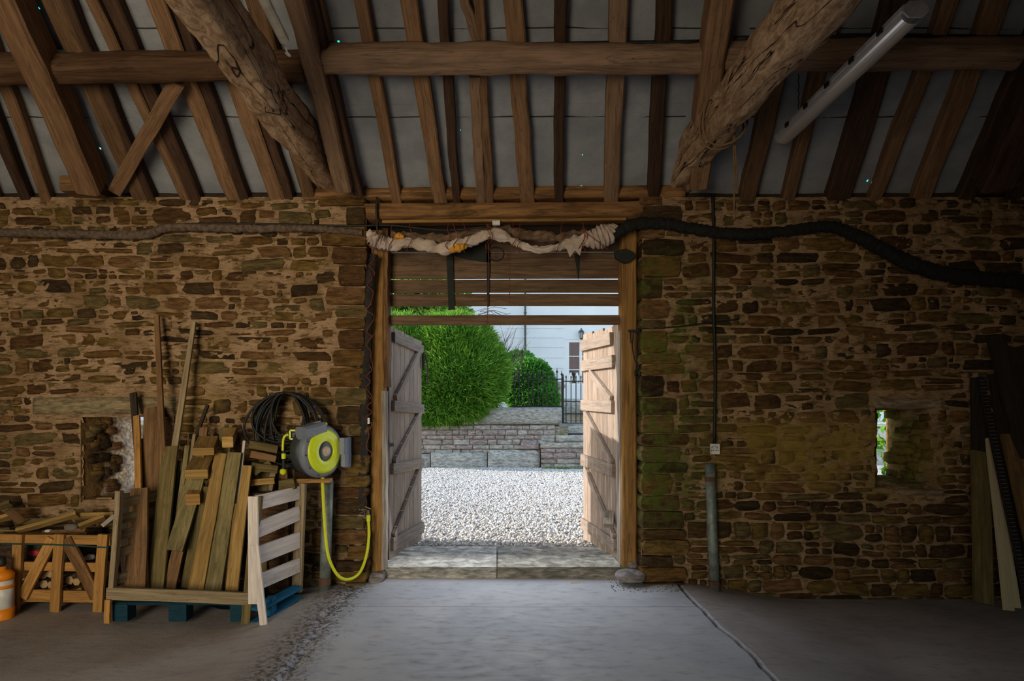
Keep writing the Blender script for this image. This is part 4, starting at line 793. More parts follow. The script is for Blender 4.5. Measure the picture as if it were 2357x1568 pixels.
# ---- lagged water pipe, tap, pipes
b = MB(); pts = [P(862, 585, -.02), P(852, 640, .0), P(846, 760, .02), P(840, 860, .01), P(838, 950, .0), P(836, 1050, .0), P(832, 1180, .0)]
b.tube(pts, .03, 9, sub=22, rs=[.03, .04, .035, .045, .04, .036, .03]); 
for i, v in enumerate(b.v): b.v[i] = (v[0]+random.uniform(-.007, .007), v[1]+random.uniform(-.007, .007), v[2])
lp = T('lagged_water_pipe', P(835, 1180, 0), 'black lagged pipe bound with red twine running down left of the doorway', 'pipe'); b.build('lagging', plain('black_lagging', (.022, .018, .015), .85, nz=.4), lp, True)
M_TW = plain('red_baler_twine', (.22, .05, .025), .8); M_TWB = plain('brown_twine', (.20, .12, .06), .9)
b = MB()
for i in range(7):
    x0 = 852-i*.6; b = MB(); b.tube([P(x0+random.uniform(-8, 10), 560+i*70+k*13, -.05) for k in range(7)], .003, 4, sub=3); b.build('twine', M_TW, lp)
MB().tube([P(833, 1170, -.0), P(828, 1230, .02), P(822, 1330, .02)], .035, 10, sub=4, rs=[.03, .045, .04]).build('stand_pipe', stone_mat('scaled_pipe', False, [(0, (.30, .25, .2)), (1, (.32, .27, .21))], False), lp, True)
tp = T('water_tap', P(846, 1185, -.03), 'brass tap with yellow connector at the end of the hose', 'tap'); MB().tube([P(848, 1200, -.02), P(848, 1186, -.02)], .017, 10).build('hose_connector', M_YEL, tp); b = MB(); b.tube([P(848, 1188, -.02), P(847, 1176, -.02), P(838, 1172, .0)], .011, 8); b.beam(P(840, 1166, -.02), P(854, 1172, -.02), .012, .006); b.build('tap_body', plain('old_brass', (.25, .18, .08), .5, .8), tp)
MB().box(P(846, 976, -.06), P(851, 962, -.045)).build('luggage_tag', M_WHITEP, None, label='small white plastic tag hanging on the black lagged pipe', cat='tag')
def post(name, px0, y0, px1, y1, Y, r, mat, lb, cat='pipe'):
    root = T(name, P(px0, y0, Y), lb, cat); MB().tube([P(px0, y0, Y), P(px0*.5+px1*.5, (y0+y1)/2, Y), P(px1, y1, Y)], r, 16, rs=[r*1.0, r, r]).build('tube', mat, root, True); return root
pq = post('standing_pipe', 747, 1366, 755, 1108, -.16, .045, M_ZINC, 'green grey pipe standing under the hose reel'); MB().tube([P(748, 1345, -.16), P(748, 1330, -.16)], .05, 16).build('clip', M_RUST, pq)
pq = post('cable_conduit', 1645, 1371, 1634, 1068, -.09, .042, M_ZINC, 'tall grey conduit pipe standing against the right wall under the socket')
for y, x in ((1103, 1635), (1343, 1644)): b = MB(); b.tube([P(x, y+5, -.1), P(x, y-5, -.1)], .045, 16); b.beam(P(x-3, y, -.14), P(x+5, y, -.14), .02, .03); b.build('clip', M_RUST, pq)
MB().tube([P(1640, 448, -.04), P(1643, 560, -.04), P(1642, 700, -.04), P(1646, 850, -.04), P(1644, 1022, -.04)], .013, 8, sub=5).build('vertical_cable', M_BLACK, None, True, 'straight black cable dropping to the white socket on the right wall', 'cable')
so = T('power_socket', P(1644, 1046, -.05), 'white double power socket at the foot of the black cable', 'socket'); a = P(1633, 1045, -.02); c_ = P(1657, 1022, -.07); MB().beam(Vector((a.x, -.05, (a.z+c_.z)/2)), Vector((c_.x, -.05, (a.z+c_.z)/2)), .04, c_.z-a.z, ch=.08).build('faceplate', M_WHITEP, so)
for i, (x, y) in enumerate(((1639, 1031), (1638, 1037), (1642, 1037), (1651, 1031), (1649, 1037), (1653, 1037), (1641, 1028), (1648, 1028))): p = P(x, y, -.0735); MB().box(p-Vector((.003, .001, .004)), p+Vector((.003, .002, .004))).build('socket_slot', M_BLACK, so)
# ---- lagging along the walls
def lag(pts, rs, mat, name, lb, wr=None, cat='pipe', rm=.012):
    root = T(name, pts[0], lb, cat); b = MB(); b.tube(pts, .03, 12, sub=26, rs=rs); n = len(b.v)//12
    for i, v in enumerate(b.v):
        k = 1+(.18 if (i//12) % 3 == 0 else 0); b.v[i] = (v[0]+random.uniform(-.004, .004), v[1]+random.uniform(-.004, .004)*k-.004*k, v[2]+random.uniform(-rm, rm)*.5)
    b.build('wrapping', mat, root, True); return root
lag([P(-60, 534, -.05), P(60, 537, -.05), P(200, 540, -.05), P(330, 541, -.05), P(380, 526, -.05), P(440, 524, -.05), P(560, 527, -.05), P(660, 526, -.05), P(740, 528, -.05), P(835, 536, -.04)], [.036]*3+[.038, .036, .034, .034, .03, .03, .025], plain('dusty_wrapped_lagging', (.115, .08, .055), .95, nz=.45, sc=30), 'wrapped_pipe', 'dusty brown wrapped pipe running along the left wall near its top')
MB().tube([P(-60, 527, -.03), P(200, 532, -.03), P(330, 533, -.03), P(400, 517, -.04), P(560, 515, -.04), P(800, 520, -.04), P(900, 519, .0), P(1020, 530, -.0), P(1120, 522, -.02)], .009, 6, sub=6).build('wall_cable', M_BLACK, None, True, 'thin black cable above the dusty wrapped pipe', 'cable')
lag([P(1412, 545, -.03), P(1450, 520, -.06), P(1520, 514, -.06), P(1600, 528, -.06), P(1700, 540, -.06), P(1800, 534, -.06), P(1900, 522, -.06), P(1960, 538, -.06), P(2030, 575, -.06), P(2110, 612, -.06), P(2200, 635, -.06), P(2400, 652, -.06), P(2600, 660, -.06)], [.03, .05, .045, .045, .045, .045, .045, .05, .055, .06, .06, .06, .06], plain('black_wrapped_lagging', (.012, .011, .010), .9, nz=.4, sc=30), 'wrapped_pipe', 'thick black wrapped pipe sagging along the right wall', rm=.02)
MB().tube([P(1468, 757, -.02), P(1560, 752, -.03), P(1640, 742, -.03), P(1700, 735, -.03)], .006, 6, sub=4).build('thin_wire', M_IRON, None, True, 'thin dark wire running right from the door hook', 'wire')
# ---- rope on right tie beam
b = MB(); tx = 1.57
for yy, dz in ((-.95, 0), (-1.02, .03)):
    b.tube([(tx+.15*math.cos(a)*1.0, yy+.05*math.sin(a*2), 3.515+.2*math.sin(a)) for a in np.linspace(0, math.tau, 20)], .008, 6)
for x0, x1, y1 in ((1689, 1690, 505), (1692, 1697, 440)):
    Yk = -.98; b.tube([P(x0-2, 190, Yk), P(x0-1, 300, Yk), P((x0+x1)/2, 380, Yk), P(x1, y1, Yk)], .007, 6, sub=5)
b.build('hanging_rope', M_TWB, None, True, 'frayed brown rope tied round the right tie beam and hanging down', 'rope')
# staples in left tie beam
for i, (x, y, z) in enumerate(((-1.40, -1.45, 3.345), (-1.38, -2.6, 3.35))):
    MB().tube([(x-.03, y-.02, z+.02), (x-.03, y-.02, z-.015), (x+.05, y+.02, z-.015), (x+.05, y+.02, z+.02)], .004, 5).build('iron_staple', M_IRON, None, False, ('bent iron staple under the left tie beam, nearer the wall', 'bent iron staple under the left tie beam, nearer the picture top')[i], 'staple')
# hook hanging on right post
b = MB(); b.beam(P(1448, 762, .05), P(1474, 762, -.03), .03, .02); b.tube([P(1472, 770, -.02), P(1473, 752, -.02)], .007, 6); b.tube([P(1450, 765, .05), P(1452, 790, .05)], .006, 6); hk = T('gate_hook', P(1462, 870, -.02), 'iron bracket with a hanging chain and hook on the right door post', 'hook'); b.build('bracket', M_IRON, hk)
b = MB(); b.tube([P(1458, 768, -.0), P(1455, 800, -.0), P(1463, 835, -.0)], .006, 6, sub=3); b.tube([P(1466, 766, -.0), P(1470, 800, -.0), P(1464, 838, -.0)], .004, 6, sub=3); b.build('wire_loop', M_IRON, hk)
MB().tube([P(x, y, -.01) for x, y in ((1464, 836), (1470, 843), (1467, 852), (1461, 855), (1463, 866), (1471, 866), (1473, 857))], .007, 7, sub=4).build('s_hook', M_IRON, hk, True)
# ---- strip lights
def fixture(name, x0, y0, x1, y1, z, wd, mat, lb, clear):
    def Q(px, py): k = (VY-py)/F; d = (z-EYE)/k; return Vector(((px-VX)*d/F, d-CD, z))
    a = Q(x0, y0); c_ = Q(x1, y1); root = T(name, (a+c_)/2, lb, 'light'); d = (c_-a).normalized(); s_ = Vector((0, 0, 1)).cross(d)
    MB().beam(a+Vector((0, 0, .05)), c_+Vector((0, 0, .05)), wd*.9, .045, ch=.25).build('tray', mat, root)
    return root, a, c_, d, s_
gm = NT('clear_diffuser'); gm.out((.80, .78, .77), .25, .5, Transmission_Weight=.55); M_DIF = gm.m
M_TRAY = plain('grey_tray', (.38, .36, .36), .5); M_TUBE = plain('white_tube', (.88, .86, .86), .35, nz=.02)
fx, a, c_, d, s_ = fixture('strip_light', 2100, 42, 1806, 322, 3.52, .125, M_TRAY, 'unlit strip light with clear cover hanging at upper right', 1)
MB().tube([a+d*.05+Vector((0, 0, .0)), c_-d*.05+Vector((0, 0, .0))], .014, 12).build('tube', M_TUBE, fx, True)
b = MB(); sec = [(.06*math.cos(k), -.01-.05*math.sin(k)) for k in np.linspace(0, math.pi, 13)]
for i in range(12):
    q0, q1 = sec[i], sec[i+1]; b.add([a+s_*q0[0]+Vector((0, 0, q0[1]+.03)), a+s_*q1[0]+Vector((0, 0, q1[1]+.03)), c_+s_*q1[0]+Vector((0, 0, q1[1]+.03)), c_+s_*q0[0]+Vector((0, 0, q0[1]+.03))], [(0, 1, 2, 3)])
b.build('diffuser', M_DIF, fx, True)
for e, dr in ((a, -1), (c_, 1)): MB().beam(e-d*.02*dr*-1+Vector((0, 0, .03)), e+d*.03*dr+Vector((0, 0, .03)), .13, .085, ch=.35).build('end_cap', M_DIF if False else M_TRAY, fx)
for k in range(5): e = a.lerp(c_, .12+.19*k)+s_*.064*(1 if s_.x < 0 else -1)+Vector((0, 0, .035)); MB().beam(e-d*.02, e+d*.02, .012, .03).build('clip', M_IRON, fx)
for k in (.12, .85):
    e = a.lerp(c_, k)+Vector((0, 0, .07)); b = MB()
    for i in range(20): o = e+Vector((0, 0, .03*i)); b.tube([o, o+Vector((.006*(i % 2), .006*((i+1) % 2), .015)), o+Vector((0, 0, .032))], .0035, 5)
    b.build('hanging_chain', M_IRON, fx)
fx, a, c_, d, s_ = fixture('old_batten_light', 560, -70, 654, 112, 3.58, .062, plain('yellowed_white_enamel', (.62, .55, .42), .5, nz=.2, sc=8), 'old yellowed batten light without tube at the top left', 0)
MB().tube([c_+Vector((.0, .03, .03)), c_+Vector((.0, .05, .01)), c_+Vector((.012, .07, .0)), c_+Vector((-.006, .085, .01)), c_+Vector((-.012, .06, .01))], .006, 6, sub=3).build('end_hook', M_WHITEP, fx, True)
# ---- tarpaulin roll over the door
cr = T('rolled_tarpaulin', P(1130, 560, .05), 'cream tarpaulin rolled and tied with brown twine under the lintel', 'tarpaulin')
def cloth(name, path, rs, mat, Y, seed, flat=.7, n=26, amp=.022, lb=None, ns=130):
    pts = [P(x, y, Y+dy) for x, y, dy in path]; b = MB(); b.tube(pts, .05, n, rs=rs, sub=ns//len(pts), flat=1.); V = np.array(b.v); m = len(V)//n; i = np.arange(len(V)); j = i % n; t = (i//n)/m
    C = V.reshape(m, n, 3).mean(1).repeat(n, 0); D = V-C; r = np.linalg.norm(D, axis=1)[:, None]; pinch = 1-.4*np.exp(-((t*9 % 1-.5)/.12)**2)
    k = 1.5*fbm(t*34+seed+np.sin(j/n*math.tau)*1.5, np.cos(j/n*math.tau)*2.+seed, 4, seed)+.6*np.abs(fbm(t*14+j*.12, np.sin(j/n*math.tau)*3+t*20, 3, seed+3))-.2
    V2 = C+D*pinch[:, None]+D/np.maximum(r, 1e-5)*(k*amp)[:, None]; b.v = [tuple(v) for v in V2]; return b.build(name, mat, cr, True, lb)
M_CLO = NT('cream_cloth'); n_ = M_CLO.noise(M_CLO.pos, 6, 5, .6); M_CLO.bump(M_CLO.noise(M_CLO.pos, 30, 5, .6), .5, .01); M_CLO = M_CLO.out(M_CLO.mix(M_CLO.mr(n_, .35, .7), (.66, .54, .45), (.46, .36, .29)), .75, .25)
M_CLD = plain('brown_dusty_cloth', (.16, .10, .06), .9, nz=.4)
cloth('cloth', [(862, 540, 0), (895, 562, 0), (935, 558, 0), (975, 566, 0), (1010, 572, 0), (1050, 566, 0), (1090, 552, 0), (1125, 538, 0), (1155, 545, 0), (1185, 556, 0), (1215, 570, 0), (1250, 574, 0), (1290, 566, 0), (1325, 556, 0), (1355, 540, 0)], [.035, .05, .045, .05, .055, .055, .05, .045, .05, .03, .025, .025, .03, .045, .04], M_CLO, .03, 2)
cloth('cloth_fold', [(900, 538, 0), (960, 545, 0), (1030, 548, 0), (1100, 532, 0), (1160, 530, 0), (1220, 542, 0), (1290, 548, 0), (1350, 532, 0)], [.03, .035, .035, .03, .04, .045, .045, .03], M_CLD, .1, 5, lb='dusty brown back fold')
cloth('cloth_bag', [(1340, 560, 0), (1362, 552, 0), (1385, 545, 0), (1405, 535, 0), (1417, 520, 0)], [.02, .08, .1, .085, .03], M_CLO, .0, 7, amp=.014, ns=60)
cloth('printed_end', [(848, 532, 0), (858, 550, 0), (872, 558, 0), (890, 560, 0), (905, 552, 0)], [.02, .055, .07, .055, .03], plain('printed_sack', (.42, .33, .28), .8, nz=.5, sc=18), .01, 9, ns=60)
cloth('orange_patch', [(1034, 578, 0), (1055, 570, 0), (1075, 566, 0)], [.015, .04, .015], plain('orange_fabric', (.72, .34, .03), .8, nz=.1), -.005, 4, amp=.006, ns=30)
cloth('orange_patch', [(905, 548, 0), (918, 543, 0), (930, 546, 0)], [.01, .03, .01], plain('orange_fabric2', (.7, .32, .04), .8, nz=.1), -.01, 4, amp=.006, ns=30)
b = MB(); tri = [(1292, 562), (1345, 545), (1335, 588), (1324, 576), (1312, 592), (1305, 574)]; pts = [P(x, y, -.03+.01*i % .03) for i, (x, y) in enumerate(tri)]; c0 = P(1318, 565, -.05); b.add([c0]+pts+[p+Vector((0, .012, 0)) for p in pts], [(0, 1+i, 1+(i+1) % 6) for i in range(6)]+[(1+i, 7+i, 7+(i+1) % 6, 1+(i+1) % 6) for i in range(6)]); b.build('torn_corner', M_CLO, cr)
b = MB()
for i, x in enumerate((868, 900, 945, 1030, 1048, 1072, 1122, 1128, 1183, 1196, 1290, 1340, 1346, 1392)):
    b = MB(); b.tube([P(x+random.uniform(-6, 6), 512, .02)]+[P(x+6*math.sin(k), 530+k*9, -.05+.02*k % .02) for k in range(5)]+[P(x+random.uniform(-14, 14), 582, .02)], .0032, 4, sub=3); b.build('twine', M_TW, cr)
b = MB()
b.tube([P(1340, 530, -.07), P(1375, 555, -.1), P(1400, 575, -.06)], .0032, 4, sub=3); b.build('twine', M_TW, cr); b = MB(); b.tube([P(1125, 560, .0), P(1124, 640, .0), P(1122, 748, .0)], .003, 4); b.build('twine', M_TW, cr)
MB().tube([P(1174, 575, .05), P(1173, 680, .06), P(1172, 700, .1)], .003, 4).build('loose_twine', M_TW, None, False, 'thin red twine hanging in front of the overdoor boards', 'twine')
def strip(name, q, Y, th, lb, mat=M_BLACK, cat='rubber strip'):
    b = MB(); n = len(q); b.add([P(x, y, Y) for x, y in q]+[P(x, y, Y)+Vector((0, th, 0)) for x, y in q], [tuple(range(n)), tuple(range(2*n-1, n-1, -1))]+[(i, n+i, n+(i+1) % n, (i+1) % n) for i in range(n)]); b.build(name, mat, None, label=lb, cat=cat)
M_DKG = plain('dark_green_rubber', (.018, .022, .016), .8)
strip('rubber_strip', ((1027, 583), (1043, 585), (1044, 640), (1047, 712), (1032, 714), (1030, 650)), .29, .012, 'broad black rubber strip hanging left of centre over the boards', M_DKG)
strip('rubber_strip', ((1043, 580), (1128, 552), (1128, 604), (1100, 601), (1070, 596), (1048, 590)), .3, .012, 'black rubber flap sagging under the middle of the tarpaulin', M_DKG)
strip('rubber_strip', ((1120, 575), (1130, 578), (1127, 650), (1126, 706), (1121, 706)), .3, .012, 'narrow black rubber strip hanging at the middle of the boards', M_DKG)
strip('rubber_strip', ((1322, 585), (1334, 588), (1333, 622), (1331, 645), (1328, 622)), .305, .01, 'short pointed black strip hanging right of centre', M_DKG)
strip('black_bag', ((1415, 578), (1440, 572), (1458, 580), (1462, 592), (1448, 603), (1436, 604), (1418, 594)), .05, .05, 'crumpled black rubber scrap hanging on the right door post', M_DKG, 'scrap')
MB().tube([P(1142+18*math.cos(k), 585+16*math.sin(k), .15) for k in np.linspace(0, math.tau, 16)], .006, 6).build('wire_ring', M_BLACK, None, False, 'black wire ring hanging under the middle of the tarpaulin', 'ring')
jb = P(1142, 513, -.04); MB().beam(jb-Vector((.032, 0, 0)), jb+Vector((.032, 0, 0)), .04, .04, ch=.2).build('junction_box', M_WHITEP, None, label='small white junction box on the lintel batten', cat='junction box')
MB().tube([P(868, 455, -.05), P(866, 480, -.05), P(868, 515, -.03), P(866, 560, .0)], .01, 6, sub=4).build('lintel_cable', M_BLACK, None, True, 'short black cable looping down over the left end of the lintel', 'cable')
# ---- black hose coil
b = MB(); nc = P(668, 905, -.1)
for i in range(15):
    w_ = random.uniform(.13, .30); xo = random.uniform(-.04, .08)-.02; h = random.uniform(.36, .62); pts = []
    for a in np.linspace(0, math.tau, 22): pts.append(nc+Vector((xo*(1-math.cos(a))*.5+w_*math.sin(a)*(1-.15*math.cos(a)), -.03-.008*i+.02*math.sin(a*2+i), -h*(1-math.cos(a))/2)))
    b.tube(pts, .0105, 7, sub=2)
b.build('hose_coil', M_BLACK, None, True, 'tangled coil of black hose hanging on the wall above the hose reel', 'hose')
# ================================================================== TIMBER STORE
def plank(x0, y0, Y0, x1, y1, Y1, wpx, mat, lb, th=.028, name='plank', wp1=None, parent=None, group=None, cat='plank', nrm=(0, 1, 0), seg=6, rough=.02):
    a = P(x0, y0, Y0); c_ = P(x1, y1, Y1); w0 = wpx*(CD+Y0)/F; w1 = (wp1 or wpx)*(CD+Y1)/F; n_ = Vector(nrm)
    b = MB(); d = (c_-a).normalized(); b.beam(a, c_, w0, th, n_-d*n_.dot(d), seg, .0012, .06, .003, w1=w1, rough=rough); return b.build(name, W[mat], parent, label=lb, cat=cat if lb and not parent else None, group=group)
gl_ = -.08
# low crate
lc = T('log_crate', P(125, 1408, -.47), 'low open crate of orange pine with diagonal struts, full of firewood', 'crate')
Yc = -.47
def cp(n_, x0, y0, x1, y1, w_, mat='crate', Y=Yc, th=.03, name='slat'): plank(x0, y0, Y, x1, y1, Y, w_, mat, None, th, name, parent=lc, nrm=(0, 1, 0))
cp(0, -120, 1238, 256, 1243, 22, name='top_rail', Y=Yc+.02); cp(0, 30, 1302, 250, 1306, 20, name='middle_rail', Y=Yc+.03); cp(0, 30, 1368, 240, 1374, 26, name='bottom_rail', Y=Yc+.03)
for x0, x1 in ((33, 43), (127, 139), (226, 239)): cp(0, x0, 1408, x1, 1230, 22, name='upright', Y=Yc-.012)
cp(0, 52, 1375, 122, 1240, 24, name='strut', Y=Yc+.0); cp(0, 222, 1375, 152, 1240, 26, 'lintel', name='strut', Y=Yc+.0)
cp(0, -100, 1408, -90, 1235, 22, name='upright', Y=Yc)
for x in (-80, 40, 150, 246): a = P(x, 1238, Yc+.02); MB().beam(a, a+Vector((0, .38, 0)), .07, .025).build('side_rail', W['crate'], lc); a = P(x, 1370, Yc+.02); MB().beam(a, a+Vector((0, .38, 0)), .07, .03).build('side_rail', W['crate'], lc)
cp(0, -120, 1240, 256, 1245, 22, Y=Yc+.38, name='back_rail'); cp(0, -120, 1372, 256, 1375, 26, Y=Yc+.38, name='back_rail')
a = P(60, 1380, Yc+.02); a.x -= .5; MB().box((a.x, a.y, a.z-.02), (P(240, 0, Yc).x, a.y+.38, a.z)).build('floor_board', W['crate'], lc)
MB().tube([P(-120, 1251, Yc-.03), P(120, 1254, Yc-.035), P(250, 1261, Yc-.03)], .006, 6, sub=3).build('green_strap', plain('green_strap', (.01, .06, .05), .6), lc, label='dark green strap')
M_END = plain('cut_log_end', (.46, .30, .15), .9, nz=.3, sc=8); M_BARK = stone_mat('log_bark', True, [(0, (.22, .13, .07)), (.4, (.14, .08, .045)), (.7, (.38, .25, .12))], False)
lg = [(88, 1367), (110, 1365), (101, 1345), (118, 1347), (98, 1323), (114, 1322), (70, 1366), (132, 1366), (150, 1362), (160, 1336), (182, 1364), (176, 1340), (198, 1366), (212, 1340), (60, 1345), (140, 1340), (205, 1322), (82, 1344)]
lbs = ['split log in the crate']
for i, (x, y) in enumerate(lg):
    p = P(x, y, Yc+.1); r = random.uniform(.032, .04); m_ = random.choice((5, 6, 7, 9)); root = T('firewood_log', p-Vector((0, 0, r)), 'cut firewood log %s behind the %s of the low orange crate' % (('low down', 'in the middle layer', 'on top')[0 if y > 1358 else 1 if y > 1330 else 2], 'left strut' if x < 95 else 'middle upright' if x < 145 else 'right strut' if x < 190 else 'right upright'), 'log', 'firewood logs in the low crate')
    b = MB(); a0 = random.uniform(0, 6); dx = random.uniform(-.03, .03); b.tube([p, p+Vector((dx, .26, random.uniform(0, .02)))], r, m_); b.build('bark', M_BARK, root); MB().lathe([(r*.94, 0), (r*.9, .004), (.001, .005)], p+Vector((0, .001, 0)), (0, -1, 0), m_).build('cut_end', M_END, root)
# jumble on top of the low crate
def jum(x0, y0, x1, y1, w_, mat, lb, Y0=-.35, Y1=-.25, **k): plank(x0, y0, Y0, x1, y1, Y1, w_, mat, lb, .03, 'offcut', cat='offcut', nrm=(0, .55, .8), **k)
jum(40, 1222, 178, 1184, 17, 'yellow', 'long pale offcut lying diagonally across the low crate'); jum(170, 1188, 262, 1186, 15, 'yellow', 'pale offcut lying level at the back of the low crate', -.2, -.15)
jum(182, 1214, 240, 1190, 20, 'yellow', 'broad yellow offcut poking up at the right of the low crate'); jum(236, 1210, 262, 1188, 4, 'white', 'thin white stick on the right end of the low crate'); jum(-40, 1210, 22, 1188, 20, 'yellow', 'pale block offcut at the far left of the low crate')
jum(20, 1176, 50, 1202, 24, 'brown', 'brown offcut sticking up at far left of the low crate', -.3, -.25); jum(-30, 1180, 26, 1158, 16, 'olive', 'olive offcut highest on the pile at the far left', -.25, -.2); jum(60, 1206, 130, 1196, 12, 'olive', 'dull olive offcut half buried in the low crate', -.2, -.15); jum(-50, 1222, 60, 1228, 12, 'greyg', 'grey offcut along the front left edge of the low crate'); jum(100, 1228, 200, 1222, 14, 'brown', 'brown offcut just behind the top rail of the low crate', -.3, -.3); jum(-20, 1222, 20, 1219, 8, 'olive', 'short olive offcut at the left frame edge on the pile')
for x, y, s_, m_, lb in ((112, 1224, .03, M_WHITEP, 'small white rag on the firewood crate'), (82, 1272, .05, plain('red_bag', (.35, .02, .03), .5), 'crumpled red bag inside the low crate'), (207, 1283, .04, M_WHITEP, 'white crumpled bag inside the low crate'), (165, 1214, .05, plain('grey_rag', (.16, .13, .11), .9), 'grey rag among the offcuts on the low crate')):
    boulder('crumpled_bag', x, y, -.3, s_, s_*.7, s_*.6, m_, lb, int(x), 'bag')
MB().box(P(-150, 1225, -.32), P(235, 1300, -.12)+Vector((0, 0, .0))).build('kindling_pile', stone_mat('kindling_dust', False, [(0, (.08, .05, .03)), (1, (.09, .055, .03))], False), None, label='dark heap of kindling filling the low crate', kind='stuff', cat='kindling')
# sprayer container
sp = T('chemical_container', P(8, 1426, -.62), 'orange and white plastic container at the far left edge', 'container'); c0 = P(4, 1426, -.62); M_OR = plain('orange_plastic', (.85, .26, .01), .4, nz=.05)
MB().lathe([(.075, 0), (.08, .01), (.08, .09)], c0, n=28).build('base', M_OR, sp, True); MB().lathe([(.076, .09), (.076, .30)], c0, n=28).build('body', M_WHITEP, sp, True); MB().lathe([(.079, .24), (.079, .265)], c0, n=28).build('band', M_OR, sp, True)
MB().lathe([(.079, .30), (.08, .34), (.06, .365), (.03, .375), (.027, .40), (.001, .40)], c0, n=28).build('top', M_OR, sp, True); MB().lathe([(.022, .40), (.03, .42), (.024, .47), (.001, .475)], c0, n=16).build('cap', M_BLACK, sp, True)
M_BLU = plain('blue_print', (.02, .05, .4), .5)
for i, (a0, z0, w_, h_) in enumerate(((1.0, .2, .2, .018), (1.05, .17, .12, .022), (.98, .14, .22, .02), (1.06, .115, .14, .015), (.9, .19, .06, .06))):
    b = MB(); an = -math.pi/2+.15+(a0-1)*1.2; b.add([c0+Vector((.0772*math.cos(an+t), .0772*math.sin(an+t), z0+dz)) for dz in (0, h_) for t in np.linspace(0, w_*1.6, 6)], [(k, k+1, k+7, k+6) for k in range(5)]); b.build('blue_mark', M_BLU, sp)
# pallet box with leaning boards
Yp = -.83
pb = T('pallet_box', P(410, 1440, Yp), 'open fronted box built on a blue pallet holding leaning boards', 'pallet box')
def pp(name, x0, y0, x1, y1, w_, mat, Y0=Yp, Y1=Yp, th=.03, lb=None): return plank(x0, y0, Y0, x1, y1, Y1, w_, mat, lb, th, name, parent=pb)
pp('front_board', 247, 1366, 578, 1378, 28, 'fence'); pp('corner_post', 248, 1434, 250, 1380, 13, 'crate', Yp-.02, Yp-.02); pp('corner_post', 258, 1360, 275, 1130, 12, 'fence', Yp+.01, Yp+.01, .05); pp('corner_post', 566, 1450, 594, 1142, 20, 'olive', Yp+.02, Yp+.02, .05)
for y, Yb in ((1148, -.35), (1185, -.35), (1222, -.35), (1262, -.35), (1322, -.35)): a = P(268, y+12, Yp+.05); MB().beam(a, a+Vector((.1, .45, 0)), .02, .07).build('side_slat', W['fence'], pb)
for x, w_ in ((278, 34), (410, 40), (548, 34)): a = P(x, 1408, Yp+.04); MB().box((a.x-w_*.0016, Yp+.03, a.z-.07), (a.x+w_*.0016, Yp+.14, a.z+.055)).build('pallet_block', W['blue_shaded'], pb); MB().box((a.x-w_*.0016, Yp+.42, a.z-.07), (a.x+w_*.0016, Yp+.5, a.z+.055)).build('pallet_block', W['blue_shaded'], pb)
for Yq in (Yp+.08, Yp+.46): a = P(250, 1434, Yp+.08); c_ = P(572, 1444, Yp+.08); MB().box((a.x, Yq-.05, -.1), (c_.x, Yq+.05, -.08)).build('pallet_runner', W['blue_shaded'], pb)
for k in range(6): a = P(250, 1386, Yp+.05); c_ = P(572, 1388, Yp+.05); MB().box((a.x, Yp+.04+k*.085, a.z-.02), (c_.x, Yp+.11+k*.085, a.z)).build('pallet_board', W['blue_shaded'], pb)
# leaning boards
pl_ = [(312, 1354, -.70, 322, 1124, -.55, 50, 40, 'brown', 'dark streaked brown board at the left of the box, second from its side'),
       (333, 1354, -.66, 334, 1232, -.62, 15, 8, 'yellow', 'bright split sliver standing beside the streaked brown board'),
       (346, 1300, -.5, 352, 938, -.14, 44, 40, 'brown', 'tall dark brown board in front of the slit window'),
       (322, 1200, -.5, 315, 958, -.2, 15, 14, 'crate', 'pale orange square batten in front of the slit window'),
       (330, 1200, -.4, 307, 905, -.12, 16, 15, 'blackwood', 'dark batten behind the pale orange batten'),
       (384, 1250, -.45, 361, 727, -.1, 15, 11, 'brown', 'tallest thin brown batten leaning on the wall'),
       (392, 1100, -.3, 447, 741, -.1, 16, 10, 'fence', 'tall thin pale edged batten leaning to the right on the wall'),
       (358, 1355, -.62, 393, 1028, -.3, 40, 34, 'olive', 'dark olive board near the middle left of the box'),
       (404, 1240, -.4, 432, 1026, -.25, 12, 10, 'greyg', 'short pale splintered board behind the olive board'),
       (402, 1268, -.6, 452, 1098, -.4, 38, 40, 'greyg', 'broad weathered grey board with a square foot in mid box'),
       (390, 1354, -.58, 412, 1262, -.5, 30, 26, 'brown', 'rotten brown board low in the middle of the box'),
       (451, 1358, -.64, 509, 1044, -.38, 36, 27, 'yellow', 'long yellow brown plank leaning right, left of the grey green board'),
       (490, 1360, -.62, 541, 1042, -.36, 40, 32, 'greyg', 'wide grey green board leaning right in the box'),
       (532, 1300, -.5, 563, 1015, -.3, 6, 6, 'white', 'thin white edged strip beside the grey green board'),
       (534, 1360, -.66, 570, 1072, -.44, 28, 21, 'yellow', 'orange yellow plank nearest the right post of the box'),
       (406, 1130, -.3, 478, 932, -.12, 7, 7, 'blackwood', 'thin dark stick leaning to the right behind the blocks'),
       (520, 1355, -.55, 548, 1160, -.45, 14, 12, 'yellow', 'narrow yellow strip behind the orange yellow plank'),
       (430, 1354, -.5, 470, 1120, -.4, 26, 22, 'olive', 'dark olive plank behind the broad weathered board'),
       (380, 1354, -.45, 405, 1060, -.28, 24, 20, 'blackwood', 'dark plank in the shadow in mid box'),
       (620, 1130, -.25, 648, 1000, -.12, 14, 12, 'fence', 'pale post leaning on the wall left of the hose reel'),
       (270+25, 1350, -.6, 292, 1135, -.55, 26, 26, 'blackwood', 'very dark board against the left side of the box')]
